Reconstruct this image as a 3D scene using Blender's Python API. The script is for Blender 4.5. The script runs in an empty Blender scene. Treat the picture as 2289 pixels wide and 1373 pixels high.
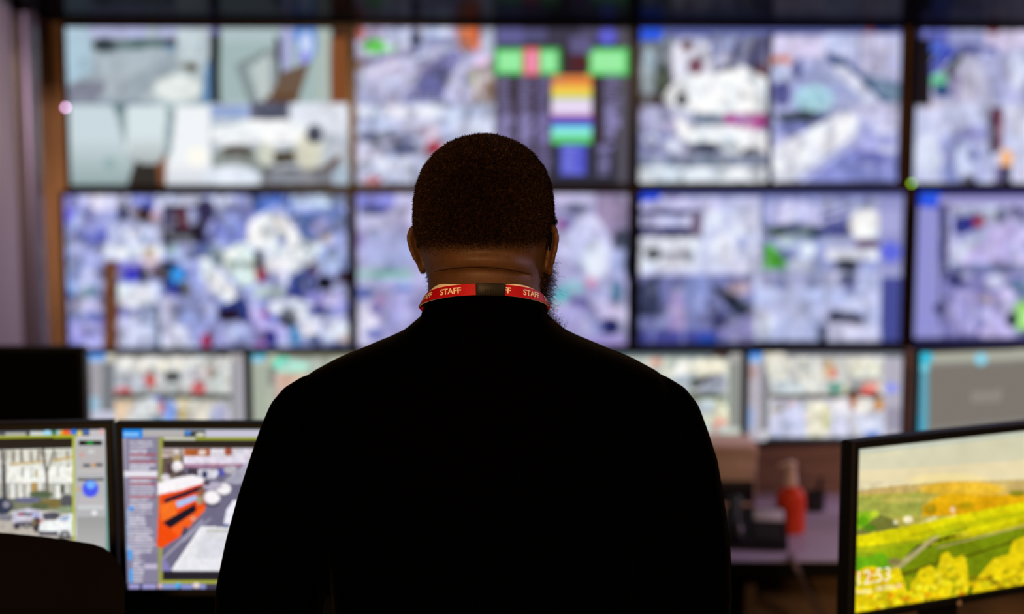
import bpy, bmesh, math, random
import numpy as np
from mathutils import Vector, Matrix

# ------------------------------------------------------------------ camera, world, lights, exposure
FPX, W, H = 3194.0, 2289.0, 1373.0
PITCH = math.atan(356.5 / FPX)
EYE = Vector((0.0, 0.0, 1.73))
sc = bpy.context.scene
COL = sc.collection
cam_d = bpy.data.cameras.new('camera')
cam = bpy.data.objects.new('camera', cam_d)
COL.objects.link(cam)
cam.location = EYE
cam.rotation_euler = (math.pi / 2 - PITCH, 0, 0)
cam_d.sensor_width = 36.0
cam_d.lens = 36.0 * FPX / W
cam_d.clip_start = 0.02
cam_d.dof.use_dof = True
cam_d.dof.focus_distance = 1.70
cam_d.dof.aperture_fstop = 2.15
sc.camera = cam
sc.view_settings.view_transform = 'Standard'
sc.view_settings.look = 'None'
sc.view_settings.gamma = 1.0
sc.view_settings.use_curve_mapping = False
sc.view_settings.exposure = 0.0
sc.cycles.max_bounces = 6
sc.cycles.caustics_reflective = False
sc.cycles.caustics_refractive = False
world = bpy.data.worlds.new('world')
sc.world = world
world.use_nodes = True
world.node_tree.nodes['Background'].inputs[0].default_value = (0.0009, 0.0008, 0.0011, 1)


def area_light(name, loc, target, size, size_y, power, color, spread=180):
    d = bpy.data.lights.new(name, 'AREA')
    d.shape = 'RECTANGLE'
    d.size, d.size_y, d.energy, d.color = size, size_y, power, color
    d.spread = math.radians(spread)
    o = bpy.data.objects.new(name, d)
    COL.objects.link(o)
    o.location = loc
    o.rotation_euler = (Vector(target) - Vector(loc)).to_track_quat('-Z', 'Y').to_euler()
    return o


# warm lamp of the room behind the camera, then added fill lights
area_light('warm_room_lamp', (-0.45, -0.8, 1.95), (-0.02, 1.7, 1.5), 0.3, 0.3, 24.0, (1.0, 0.55, 0.22), 120)
area_light('warm_desk_fill', (1.75, 0.3, 2.3), (0.75, 3.7, 0.75), 0.4, 0.4, 8.5, (1.0, 0.62, 0.38), 110)  # added unseen warm fill that brightens the control desk
area_light('pink_post_fill', (3.0, 4.1, 2.03), (-1.6, 4.5, 1.9), 1.0, 0.5, 34.0, (1.0, 0.66, 0.92), 150)  # unseen pink light added for the highlight on the end post
area_light('wood_corner_fill', (-0.92, 2.9, 2.45), (-1.74, 5.3, 1.35), 0.12, 0.12, 1.35, (1.0, 0.68, 0.45), 36)  # added warm light without a fitting, brightens the wood at the left
# the rows of the video wall light everything else by themselves

# ------------------------------------------------------------------ geometry of the view (real positions from sight lines)
_R = Vector((1, 0, 0))
_U = Vector((0, math.sin(PITCH), math.cos(PITCH)))
_F = Vector((0, math.cos(PITCH), -math.sin(PITCH)))


def ray(px, py):
    return _R * ((px - W / 2) / FPX) + _U * (-(py - H / 2) / FPX) + _F


def at(px, py, Y):
    d = ray(px, py)
    return EYE + d * (Y / d.y)


def at_z(px, py, z):
    d = ray(px, py)
    return EYE + d * ((z - EYE.z) / d.z)


def on_plane(px, py, p0, n):
    d = ray(px, py)
    return EYE + d * ((p0 - EYE).dot(n) / d.dot(n))


def to_px(P):
    q = P - np.array(EYE)
    f = q @ np.array(_F)
    return (q @ np.array(_R)) / f * FPX + W / 2, -(q @ np.array(_U)) / f * FPX + H / 2


# ------------------------------------------------------------------ materials
MATS = {}


def s2l(c):
    c = np.asarray(c, float)
    return np.where(c <= 0.04045, c / 12.92, ((c + 0.055) / 1.055) ** 2.4)


def hexlin(h):
    return s2l([int(h[i:i + 2], 16) / 255 for i in (0, 2, 4)])


def mat(name, rgb, rough=0.5, spec=0.3, metal=0.0, noise=0.0, nscale=40.0, bump=0.0, bscale=200.0, stretch=(1, 1, 1), emit=None, estr=1.0, trans=0.0, ior=1.45, alpha=1.0):
    m = bpy.data.materials.new(name)
    m.use_nodes = True
    nt = m.node_tree
    b = nt.nodes['Principled BSDF']
    b.inputs['Base Color'].default_value = (*rgb, 1)
    b.inputs['Roughness'].default_value = rough
    b.inputs['Specular IOR Level'].default_value = spec
    b.inputs['Metallic'].default_value = metal
    b.inputs['Transmission Weight'].default_value = trans
    b.inputs['IOR'].default_value = ior
    if emit is not None:
        b.inputs['Emission Color'].default_value = (*emit, 1)
        b.inputs['Emission Strength'].default_value = estr
    if noise or bump:
        tc = nt.nodes.new('ShaderNodeTexCoord')
        mp = nt.nodes.new('ShaderNodeMapping')
        mp.inputs['Scale'].default_value = stretch
        nt.links.new(tc.outputs['Object'], mp.inputs['Vector'])
    if noise:
        n = nt.nodes.new('ShaderNodeTexNoise')
        n.inputs['Scale'].default_value = nscale
        n.inputs['Detail'].default_value = 5
        nt.links.new(mp.outputs['Vector'], n.inputs['Vector'])
        r = nt.nodes.new('ShaderNodeValToRGB')
        r.color_ramp.elements[0].position = 0.3
        r.color_ramp.elements[1].position = 0.7
        r.color_ramp.elements[0].color = (*[c * (1 - noise) for c in rgb], 1)
        r.color_ramp.elements[1].color = (*[min(1, c * (1 + noise)) for c in rgb], 1)
        nt.links.new(n.outputs['Fac'], r.inputs['Fac'])
        nt.links.new(r.outputs['Color'], b.inputs['Base Color'])
    if bump:
        n2 = nt.nodes.new('ShaderNodeTexNoise')
        n2.inputs['Scale'].default_value = bscale
        n2.inputs['Detail'].default_value = 4
        nt.links.new(mp.outputs['Vector'], n2.inputs['Vector'])
        bp = nt.nodes.new('ShaderNodeBump')
        bp.inputs['Strength'].default_value = bump
        bp.inputs['Distance'].default_value = 0.001
        nt.links.new(n2.outputs['Fac'], bp.inputs['Height'])
        nt.links.new(bp.outputs['Normal'], b.inputs['Normal'])
    MATS[name] = m
    return m


mat('black_plastic', (0.006, 0.006, 0.007), 0.45, 0.25, noise=0.15, nscale=300)
mat('gloss_black', (0.003, 0.003, 0.0035), 0.22, 0.3, noise=0.1, nscale=50)
mat('dead_screen', (0.0022, 0.0024, 0.0022), 0.28, 0.12, noise=0.1, nscale=20)
mat('wood', (0.5, 0.28, 0.16), 0.5, 0.3, noise=0.28, nscale=7, stretch=(9, 9, 0.7))
mat('dark_wood', (0.25, 0.155, 0.13), 0.5, 0.25, noise=0.25, nscale=8, stretch=(0.8, 8, 8))
mat('panel_brown', (0.17, 0.11, 0.065), 0.6, 0.2, noise=0.2, nscale=9)
mat('wall_paint', (0.44, 0.37, 0.39), 0.6, 0.3, noise=0.05, nscale=3, bump=0.1, bscale=120)
mat('gloss_paint', (0.085, 0.072, 0.095), 0.25, 1.0, noise=0.03, nscale=3)
mat('laminate', (0.46, 0.41, 0.58), 0.42, 0.35, noise=0.06, nscale=6)
mat('edge_black', (0.004, 0.004, 0.004), 0.6, 0.15, noise=0.1, nscale=30)
mat('carpet', (0.03, 0.03, 0.035), 0.95, 0.05, noise=0.3, nscale=300)
mat('ceiling_paint', (0.03, 0.03, 0.035), 0.9, 0.1, noise=0.1, nscale=60)
mat('black_fabric', (0.0006, 0.0005, 0.0008), 0.95, 0.0, noise=0.2, nscale=400, bump=0.25, bscale=900)
mat('chair_fabric', (0.0042, 0.0026, 0.0022), 0.85, 0.1, noise=0.3, nscale=500, bump=0.3, bscale=900)
mat('trouser_cloth', (0.006, 0.006, 0.008), 0.85, 0.1, noise=0.2, nscale=400)
mat('shoe_leather', (0.008, 0.006, 0.005), 0.35, 0.4, noise=0.2, nscale=60)
mat('red_ribbon', (0.45, 0.002, 0.010), 0.6, 0.25, noise=0.08, nscale=900, stretch=(1, 1, 3))
mat('cream_ribbon', (0.8, 0.72, 0.6), 0.7, 0.2, noise=0.05, nscale=900)
mat('white_print', (0.85, 0.78, 0.62), 0.6, 0.2, noise=0.03, nscale=900)
mat('buckle_plastic', (0.010, 0.0075, 0.006), 0.5, 0.25, noise=0.2, nscale=200)
mat('hair_black', (0.016, 0.0066, 0.0030), 0.6, 0.15, noise=0.9, nscale=230)
mat('metal_grey', (0.45, 0.45, 0.47), 0.3, 0.5, metal=0.9, noise=0.1, nscale=100)
mat('lens_glass', (0.9, 0.9, 0.9), 0.02, 0.5, trans=1.0, ior=1.45, noise=0.01, nscale=10)
mat('eye_white', (0.7, 0.66, 0.6), 0.15, 0.5, noise=0.03, nscale=90)
mat('iris_brown', (0.03, 0.012, 0.006), 0.15, 0.5, noise=0.3, nscale=400)
mat('red_liquid', (0.95, 0.075, 0.025), 0.3, 0.4, trans=0.2, ior=1.33, noise=0.08, nscale=20)
mat('pump_clear', (0.85, 0.66, 0.58), 0.35, 0.4, trans=0.1, noise=0.05, nscale=60)
mat('card_beige', (0.75, 0.56, 0.44), 0.7, 0.15, noise=0.06, nscale=30)
mat('paper_white', (0.7, 0.72, 0.85), 0.7, 0.2, noise=0.04, nscale=60)
mat('phone_grey', (0.012, 0.012, 0.017), 0.4, 0.4, noise=0.1, nscale=90)
mat('key_grey', (0.06, 0.06, 0.075), 0.5, 0.3, noise=0.1, nscale=90)
mat('cable_grey', (0.16, 0.12, 0.13), 0.5, 0.3, noise=0.1, nscale=80)
mat('logo_grey', (0.30, 0.22, 0.17), 0.4, 0.4, noise=0.1, nscale=300)
mat('led_green', (0.02, 0.03, 0.0), 0.5, 0.2, emit=(0.10, 0.22, 0.004), estr=16, noise=0.02)
mat('pink_glint', (0.05, 0.03, 0.05), 0.5, 0.2, emit=(0.75, 0.42, 0.72), estr=11, noise=0.02)  # emissive dot painted as a pink lamp glint on the bezel
mat('led_white', (0.05, 0.05, 0.05), 0.5, 0.2, emit=(0.95, 0.86, 0.62), estr=1.0, noise=0.02)
mat('lamp_shade', (0.8, 0.75, 0.7), 0.5, 0.2, emit=(1.0, 0.6, 0.75), estr=9, noise=0.02)


for _n in ('black_fabric',):
    _b = MATS[_n].node_tree.nodes['Principled BSDF']
    _b.inputs['Sheen Weight'].default_value = 0.02
    _b.inputs['Sheen Roughness'].default_value = 0.25


def display_material():
    m = bpy.data.materials.new('lit_display')
    m.use_nodes = True
    nt = m.node_tree
    b = nt.nodes['Principled BSDF']
    b.inputs['Base Color'].default_value = (0.004, 0.004, 0.004, 1)
    b.inputs['Roughness'].default_value = 0.5
    b.inputs['Specular IOR Level'].default_value = 0.1
    a = nt.nodes.new('ShaderNodeAttribute')
    a.attribute_name = 'picture'
    nt.links.new(a.outputs['Color'], b.inputs['Emission Color'])
    b.inputs['Emission Strength'].default_value = 1.0
    MATS['lit_display'] = m


display_material()


def soffit_material():
    m = bpy.data.materials.new('soffit_lacquer')
    m.use_nodes = True
    nt = m.node_tree
    b = nt.nodes['Principled BSDF']
    b.inputs['Base Color'].default_value = (0.004, 0.004, 0.006, 1)
    b.inputs['Specular IOR Level'].default_value = 0.0
    g = nt.nodes.new('ShaderNodeBsdfAnisotropic')
    g.inputs['Color'].default_value = (0.045, 0.045, 0.05, 1)
    g.inputs['Roughness'].default_value = 0.14
    ad = nt.nodes.new('ShaderNodeAddShader')
    nt.links.new(b.outputs[0], ad.inputs[0])
    nt.links.new(g.outputs[0], ad.inputs[1])
    nt.links.new(ad.outputs[0], nt.nodes['Material Output'].inputs['Surface'])
    MATS['soffit_lacquer'] = m


soffit_material()


# ------------------------------------------------------------------ mesh helpers
class MB:
    """collects vertices and faces of one part"""

    def __init__(self):
        self.v, self.f = [], []

    def add(self, vs, fs):
        k = len(self.v)
        self.v += [Vector(p) for p in vs]
        self.f += [tuple(i + k for i in f) for f in fs]
        return self

    def box(self, c, s, bev=0.0, M=None, seg=2):
        bm = bmesh.new()
        bmesh.ops.create_cube(bm, size=1.0)
        for p in bm.verts:
            p.co = Vector((p.co.x * s[0], p.co.y * s[1], p.co.z * s[2]))
        if bev:
            bmesh.ops.bevel(bm, geom=list(bm.edges), offset=bev, segments=seg, profile=0.5, affect='EDGES')
        bm.verts.index_update()
        M = (Matrix.Translation(c) @ M) if M is not None else Matrix.Translation(c)
        vs = [M @ p.co for p in bm.verts]
        fs = [[p.index for p in f.verts] for f in bm.faces]
        bm.free()
        return self.add(vs, fs)

    def lathe(self, prof, c=(0, 0, 0), n=32, M=None):
        vs, fs = [], []
        for r, z in prof:
            for i in range(n):
                a = 2 * math.pi * i / n
                vs.append(Vector((r * math.cos(a), r * math.sin(a), z)))
        for k in range(len(prof) - 1):
            for i in range(n):
                j = (i + 1) % n
                fs.append((k * n + i, k * n + j, (k + 1) * n + j, (k + 1) * n + i))
        fs.append(tuple(reversed(range(n))))
        fs.append(tuple((len(prof) - 1) * n + i for i in range(n)))
        M = (Matrix.Translation(c) @ M) if M is not None else Matrix.Translation(c)
        return self.add([M @ p for p in vs], fs)

    def tube(self, pts, rads, n=10):
        pts = [Vector(p) for p in pts]
        if not hasattr(rads, '__len__'):
            rads = [rads] * len(pts)
        vs, fs = [], []
        T0 = (pts[1] - pts[0]).normalized()
        N = T0.orthogonal().normalized()
        for k, p in enumerate(pts):
            T = (pts[min(k + 1, len(pts) - 1)] - pts[max(k - 1, 0)]).normalized()
            N = (N - T * N.dot(T)).normalized()
            B = T.cross(N)
            r = rads[k]
            ra, rb = r if hasattr(r, '__len__') else (r, r)
            for i in range(n):
                a = 2 * math.pi * i / n
                vs.append(p + N * (ra * math.cos(a)) + B * (rb * math.sin(a)))
        for k in range(len(pts) - 1):
            for i in range(n):
                j = (i + 1) % n
                fs.append((k * n + i, k * n + j, (k + 1) * n + j, (k + 1) * n + i))
        fs.append(tuple(reversed(range(n))))
        fs.append(tuple((len(pts) - 1) * n + i for i in range(n)))
        return self.add(vs, fs)

    def rings(self, rs, n=48):
        """rs: (cx, cy, z, half width, back, front, exponent) horizontal super-ellipse rings, top to bottom"""
        vs, fs = [], []
        for (cx, cy, z, hw, b, f, e) in rs:
            for i in range(n):
                a = 2 * math.pi * i / n
                ca, sa = math.cos(a), math.sin(a)
                x = math.copysign(abs(ca) ** (2 / e), ca) * hw
                y = math.copysign(abs(sa) ** (2 / e), sa)
                y *= f if y > 0 else b
                vs.append((cx + x, cy + y, z))
        for k in range(len(rs) - 1):
            for i in range(n):
                j = (i + 1) % n
                fs.append((k * n + j, k * n + i, (k + 1) * n + i, (k + 1) * n + j))
        fs.append(tuple(range(n)))
        fs.append(tuple(reversed([(len(rs) - 1) * n + i for i in range(n)])))
        return self.add(vs, fs)

    def mesh(self, name):
        me = bpy.data.meshes.new(name)
        me.from_pydata([tuple(p) for p in self.v], [], self.f)
        bm = bmesh.new()
        bm.from_mesh(me)
        bmesh.ops.recalc_face_normals(bm, faces=bm.faces)
        bm.to_mesh(me)
        bm.free()
        return me

    def build(self, name, m, parent=None, smooth=True, off=None):
        me = self.mesh(name)
        if off is not None:
            me.transform(Matrix.Translation(-Vector(off)))
        return link(name, me, m, parent, smooth)


def link(name, me, m, parent=None, smooth=True):
    o = bpy.data.objects.new(name, me)
    COL.objects.link(o)
    me.materials.append(MATS[m] if isinstance(m, str) else m)
    if smooth:
        try:
            me.shade_smooth()
            me.set_sharp_from_angle(angle=math.radians(38))
        except Exception:
            pass
    o.parent = parent
    return o


def tag(o, label, cat, group=None):
    o['label'] = label
    o['category'] = cat
    if group:
        o['group'] = group
    return o


def thing(name, loc, label, cat, group=None, rz=0.0):
    o = bpy.data.objects.new(name, None)
    COL.objects.link(o)
    o.empty_display_size = 0.05
    o.location = loc
    o.rotation_euler = (0, 0, rz)
    return tag(o, label, cat, group)


def struct(name, mb, m, smooth=False):
    o = mb.build(name, m, None, smooth)
    o['kind'] = 'structure'
    return o


def text_mesh(s, size, extrude=0.0, offset=0.0, shear=0.0):
    cu = bpy.data.curves.new('txt', 'FONT')
    cu.body = s
    cu.size = size
    cu.extrude = extrude
    cu.offset = offset
    cu.resolution_u = 4
    o = bpy.data.objects.new('txt', cu)
    COL.objects.link(o)
    dg = bpy.context.evaluated_depsgraph_get()
    me = bpy.data.meshes.new_from_object(o.evaluated_get(dg))
    COL.objects.unlink(o)
    bpy.data.objects.remove(o)
    bpy.data.curves.remove(cu)
    me.materials.clear()
    bm = bmesh.new()
    bm.from_mesh(me)
    bmesh.ops.remove_doubles(bm, verts=bm.verts, dist=1e-5)
    bmesh.ops.triangulate(bm, faces=bm.faces)
    bmesh.ops.subdivide_edges(bm, edges=bm.edges, cuts=2)
    bmesh.ops.triangulate(bm, faces=bm.faces)
    out = bpy.data.meshes.new('txt')
    bm.to_mesh(out)
    bm.free()
    return out


def sm(t):
    t = max(0.0, min(1.0, t))
    return t * t * (3 - 2 * t)


def lerp_table(tab, x):
    if x <= tab[0][0]:
        return tab[0][1:]
    for a, b in zip(tab, tab[1:]):
        if x <= b[0]:
            t = (x - a[0]) / (b[0] - a[0])
            return tuple(p + (q - p) * t for p, q in zip(a[1:], b[1:]))
    return tab[-1][1:]


# ------------------------------------------------------------------ pictures on the lit displays
def vnoise(X, Y, scale, seed):
    rs = np.random.RandomState(seed)
    G = rs.rand(64, 64)
    x, y = X / scale, Y / scale
    xi, yi = np.floor(x).astype(int), np.floor(y).astype(int)
    fx, fy = x - xi, y - yi
    fx, fy = fx * fx * (3 - 2 * fx), fy * fy * (3 - 2 * fy)
    g = lambda a, b: G[a % 64, b % 64]
    return (g(xi, yi) * (1 - fx) + g(xi + 1, yi) * fx) * (1 - fy) + (g(xi, yi + 1) * (1 - fx) + g(xi + 1, yi + 1) * fx) * fy


def paint(ops, X, Y, soft=2.0, grow=0.0, gam=1.0, sat=1.0):
    """ops: r = box, e = ellipse, p = polygon, l = line, g = vertical blend, s = text lines, n = camera grain, d = dabs"""
    C = np.zeros((len(X), 3))

    def lay(col, a):
        nonlocal C
        a = a[:, None]
        C = C * (1 - a) + hexlin(col)[None, :] * a

    def ramp(d):
        return np.clip(d / soft + 0.5, 0, 1)
    for q, line in enumerate(ops.strip().splitlines()):
        t = line.split('#')[0].split()
        if not t:
            continue
        k = t[0]
        gr = 0.0
        if grow and k in 'rep':
            hx = {'r': 5, 'e': 5, 'p': 1}[k]
            gr = grow * float(np.clip((0.24 - hexlin(t[hx]) @ np.array([0.3, 0.6, 0.1])) / 0.16, 0, 1))
        if k in 'rgs':
            x0, y0, x1, y1 = map(float, t[1:5])
            x0, y0, x1, y1 = x0 - gr, y0 - gr, x1 + gr, y1 + gr
            m = ramp(X - x0) * ramp(x1 - X) * ramp(Y - y0) * ramp(y1 - Y)
            if k == 'r':
                lay(t[5], m)
            elif k == 'g':
                w = np.clip((Y - y0) / (y1 - y0), 0, 1)[:, None]
                c = hexlin(t[5])[None, :] * (1 - w) + hexlin(t[6])[None, :] * w
                C = C * (1 - m[:, None]) + c * m[:, None]
            else:
                st = float(t[6])
                ph = ((Y - y0) / st) % 1.0
                row = np.floor((Y - y0) / st)
                ln = 0.55 + 0.45 * np.modf(np.abs(np.sin(row * 12.9898 + x0) * 43758.5453))[0]
                brk = vnoise(X * 1.0, row * 17.3, max(4.0, (x1 - x0) / 12), 5) * 0.55 + 0.45
                lay(t[5], m * (ph < 0.62) * ((X - x0) < ln * (x1 - x0)) * brk)
        elif k == 'e':
            cx, cy, rx, ry = map(float, t[1:5])
            rx, ry = rx + gr, ry + gr
            dx, dy = X - cx, Y - cy
            if len(t) > 6:
                an = math.radians(float(t[6]))
                dx, dy = dx * math.cos(an) + dy * math.sin(an), -dx * math.sin(an) + dy * math.cos(an)
            d = 1 - np.sqrt((dx / rx) ** 2 + (dy / ry) ** 2)
            mr = min(rx, ry)
            lay(t[5], np.clip(d * mr / max(soft, 0.3 * mr) + 0.5, 0, 1))
        elif k == 'p':
            P = [tuple(map(float, w.split(','))) for w in t[2:]]
            if gr:
                mx_, my_ = sum(q_[0] for q_ in P) / len(P), sum(q_[1] for q_ in P) / len(P)
                P = [(x_ + gr * (x_ - mx_) / (math.hypot(x_ - mx_, y_ - my_) + 1e-6) * 1.2, y_ + gr * (y_ - my_) / (math.hypot(x_ - mx_, y_ - my_) + 1e-6) * 1.2) for x_, y_ in P]
            ins = np.zeros(len(X), bool)
            for (xa, ya), (xb, yb) in zip(P, P[1:] + P[:1]):
                if ya != yb:
                    c = ((ya > Y) != (yb > Y)) & (X < (xb - xa) * (Y - ya) / (yb - ya) + xa)
                    ins ^= c
            lay(t[1], ins.astype(float))
        elif k == 'l':
            wd = float(t[2])
            P = [tuple(map(float, w.split(','))) for w in t[3:]]
            for (xa, ya), (xb, yb) in zip(P, P[1:]):
                L2 = (xb - xa) ** 2 + (yb - ya) ** 2
                u = np.clip(((X - xa) * (xb - xa) + (Y - ya) * (yb - ya)) / L2, 0, 1)
                d = np.hypot(X - xa - u * (xb - xa), Y - ya - u * (yb - ya))
                lay(t[1], ramp(wd / 2 - d))
        elif k == 'n':
            x0, y0, x1, y1, scale, amp = map(float, t[1:7])
            if grow:
                scale, amp = scale * (1 + 0.09 * grow), amp * (1 + 0.16 * grow)
            m = ramp(X - x0) * ramp(x1 - X) * ramp(Y - y0) * ramp(y1 - Y)
            a = vnoise(X, Y, scale, q + 3) - 0.5
            b = vnoise(X + 9, Y, scale * 0.45, q + 7) - 0.5
            c = vnoise(X, Y + 31, scale * 1.2, q + 11) - 0.5
            g = 1 + amp * m * (a * 1.3 + b * 0.9)
            C = C * g[:, None]
            C[:, 0] *= 1 + 0.35 * amp * m * c
            C[:, 2] *= 1 - 0.25 * amp * m * c
            if grow:
                e1 = vnoise(X * 1.5 + 40, Y, scale * 0.75, q + 19)
                e2 = vnoise(X * 1.3, Y + 77, scale * 0.8, q + 23)
                dk = np.clip((e1 - 0.66) / 0.10, 0, 1) * m * min(0.42, 0.9 * amp)
                lt = np.clip((e2 - 0.68) / 0.10, 0, 1) * m * min(0.3, 0.6 * amp)
                C = C * (1 - dk)[:, None]
                C = C + (np.array([0.80, 0.84, 0.95]) - C) * lt[:, None]
        elif k == 'd':
            x0, y0, x1, y1 = map(float, t[1:5])
            cnt, size = int(t[5]), float(t[6])
            rs = np.random.RandomState(q + 17)
            for i in range(cnt):
                cx, cy = x0 + rs.rand() * (x1 - x0), y0 + rs.rand() * (y1 - y0)
                r1, r2 = size * (0.5 + rs.rand()), size * (0.4 + 0.7 * rs.rand())
                m = np.hypot((X - cx) / r1, (Y - cy) / r2) < 1
                lay(t[7 + i % (len(t) - 7)], m * 0.85)
    C = np.clip(C, 0, 1.0)
    lum = C @ np.array([0.3, 0.6, 0.1])
    C = np.clip(lum[:, None] + (C - lum[:, None]) * sat, 0, 1)
    return C ** gam


PICS = {}
PICS['hall'] = '''
r 100 40 840 440 b4c4cc
r 147 57 477 230 b9c8ce
r 140 57 207 190 b2d0e2
p a4b2bc 147,190 205,160 215,108 390,103 400,150 300,232 147,232
p 8c90a2 150,195 175,182 262,178 205,234 150,234
p b4c2cc 225,128 372,100 384,128 290,170 240,225
r 200 58 330 84 b8bce4
r 348 58 480 84 b6bce0
p 5c7a78 215,90 390,84 390,104 222,114
e 234 100 24 12 34464e
e 384 94 11 6 4a4654
e 381 108 14 6 78a4c8
r 395 66 465 132 cadae0
e 420 148 20 7 888f84
e 430 151 9 5 60583e
e 398 198 54 30 e8f0ec
e 398 196 36 20 f0f6f4
p 6c9cca 458,150 478,105 478,230 448,230
r 147 227 340 236 8c98aa
n 147 57 477 230 26 0.07
r 477 56 492 88 5c5c94
r 475 84 494 225 060505
r 492 57 745 228 a8c0c0
r 494 60 622 95 b4c8cc
r 706 60 744 228 b2c2bc
p 8c9a9e 525,145 590,110 610,110 552,152 578,228 555,228
p c2cecd 562,150 598,122 622,205 592,228 578,228
p 98a4aa 600,110 616,98 622,228 606,205
p b0b4e0 625,60 658,60 650,165 632,165
p 5a98e8 656,58 708,58 707,112 692,142 672,132 660,92
e 684 102 15 30 ccdcff
e 680 128 12 16 a0a0f4
p 1e2830 616,82 626,94 630,182 621,182
p 78604e 632,165 692,140 662,228 598,228
p 6e4c28 600,215 660,210 655,228 598,228
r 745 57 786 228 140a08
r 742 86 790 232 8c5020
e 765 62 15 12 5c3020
r 140 236 480 424 ccdde4
g 147 300 300 424 d0e0e6 92aaac
r 140 236 156 424 a8bcc4
p 92a6aa 253,236 287,236 307,340 302,365 285,350
e 268 242 14 10 6a8890
r 282 240 374 342 dae8ec
g 290 300 374 365 dae8ec b0b8ba
p 98aeb4 372,238 393,238 386,345 366,350
p 363230 304,368 370,370 368,424 285,424
p 8c5426 352,372 372,345 370,420 358,412
p f2f6fa 394,240 472,240 472,424 372,424 385,330
g 372 360 472 424 f4f6fa ccd4e0
e 440 350 22 22 fffdf2
e 245 366 15 14 9cb8ba
r 470 232 790 424 c4ced8
r 470 236 562 264 98b0e0
r 562 232 650 264 5c6078
r 648 230 790 300 e2e8f4
p f8fcff 475,288 560,268 645,270 710,290 700,312 640,322 565,318 500,332 475,312
p 8e9894 474,342 530,322 592,342 592,402 474,402
e 530 336 32 8 564e44
e 520 394 62 24 e4eefc
e 595 345 22 26 d4d8c8
p 544c3c 615,342 657,338 662,362 620,366
p 76787e 592,372 765,378 765,424 580,424
p 8a8e98 610,385 740,390 740,410 600,410
e 690 338 32 40 dedeca
e 703 300 14 17 3c445a
p 6c4620 725,372 757,348 757,376 720,378
e 764 394 22 30 b4c6d8
r 735 300 792 345 ccd2de
n 470 232 790 424 22 0.09
'''
PICS['street'] = '''
r 760 40 1440 440 c0c0e2
r 780 56 1112 232 b8b8dc
r 790 56 1110 84 c4b4d8
e 800 72 16 16 a85c54
e 840 103 30 17 50cc34
e 876 105 12 11 88dc98
r 858 66 918 104 ccd4f4
e 930 85 11 20 545c80
r 944 60 1008 86 c0c8ea
e 975 88 30 8 8088b4
p b6b6da 795,170 1000,98 1044,118 960,232 790,232
p 8682b6 893,228 958,138 1022,108 1034,130 980,224
e 972 190 24 30 6c6ca4
e 985 165 10 14 565a88
l 9490b8 14 800,140 930,118
l d8d8f0 6 810,168 960,120
e 800 146 11 9 84542f
e 830 135 16 7 68688c
p e87430 1036,56 1076,56 1074,112 1042,116
p d08060 1020,58 1040,58 1044,118 1026,110
r 1076 58 1112 116 c8d0ec
e 1078 140 22 16 e0c4e4
p b8a8aa 1046,152 1104,142 1108,232 1056,232
e 1094 202 13 30 9c7c6c
e 1058 176 10 20 d8d4c0
r 780 234 1112 424 c2c6e6
r 800 236 1006 262 e4e8fe
r 1010 242 1110 302 ced4f0
e 838 306 42 10 6c7498
e 910 304 24 8 7880a8
e 906 332 26 16 5c6488
e 960 296 22 16 e4d4f4
e 880 290 12 6 a0a8c8
p d84c68 956,316 990,316 990,352 948,346
p c02c44 812,402 856,380 872,376 862,396 835,414
e 828 404 14 8 d85060
p d0d4ee 800,350 920,350 930,400 880,410 800,380
n 785 56 1112 424 18 0.3
r 1110 50 1440 440 41363e
r 1110 56 1420 98 474258
r 1236 326 1420 424 363848
r 1384 58 1420 424 5e5a68
s 1113 172 1150 346 9c94cc 8
s 1160 172 1196 412 a098d4 8
s 1200 172 1236 412 948ccc 8
s 1352 168 1392 312 9c96d0 8
r 1113 64 1168 96 6a68a4
r 1172 68 1218 88 5e5c8c
r 1300 60 1380 76 5c5878
r 1104 108 1252 168 2cb448
r 1113 116 1166 160 94f4a4
r 1170 108 1206 168 f06060
r 1178 116 1200 162 fc94bc
r 1208 116 1244 160 94f4a4
r 1312 108 1406 168 3ccc54
r 1322 116 1396 160 98f4a4
r 1278 130 1312 156 5c2832
r 1276 84 1322 118 6a6494
e 1358 82 19 17 6868e4
r 1234 168 1322 196 f08c24
r 1234 168 1260 190 e08c50
r 1234 194 1322 214 fcd41c
r 1234 213 1322 223 b0dc60
r 1234 222 1322 256 ecdcf8
r 1234 254 1322 263 d4b0ec
r 1234 262 1322 271 9c209c
r 1234 270 1322 286 3070e4
r 1234 284 1322 306 88f4ec
r 1234 304 1322 321 50d868
r 1256 325 1308 390 5860dc
s 1256 327 1308 390 888cf4 11
s 1336 324 1374 394 9890cc 9
'''
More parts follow.
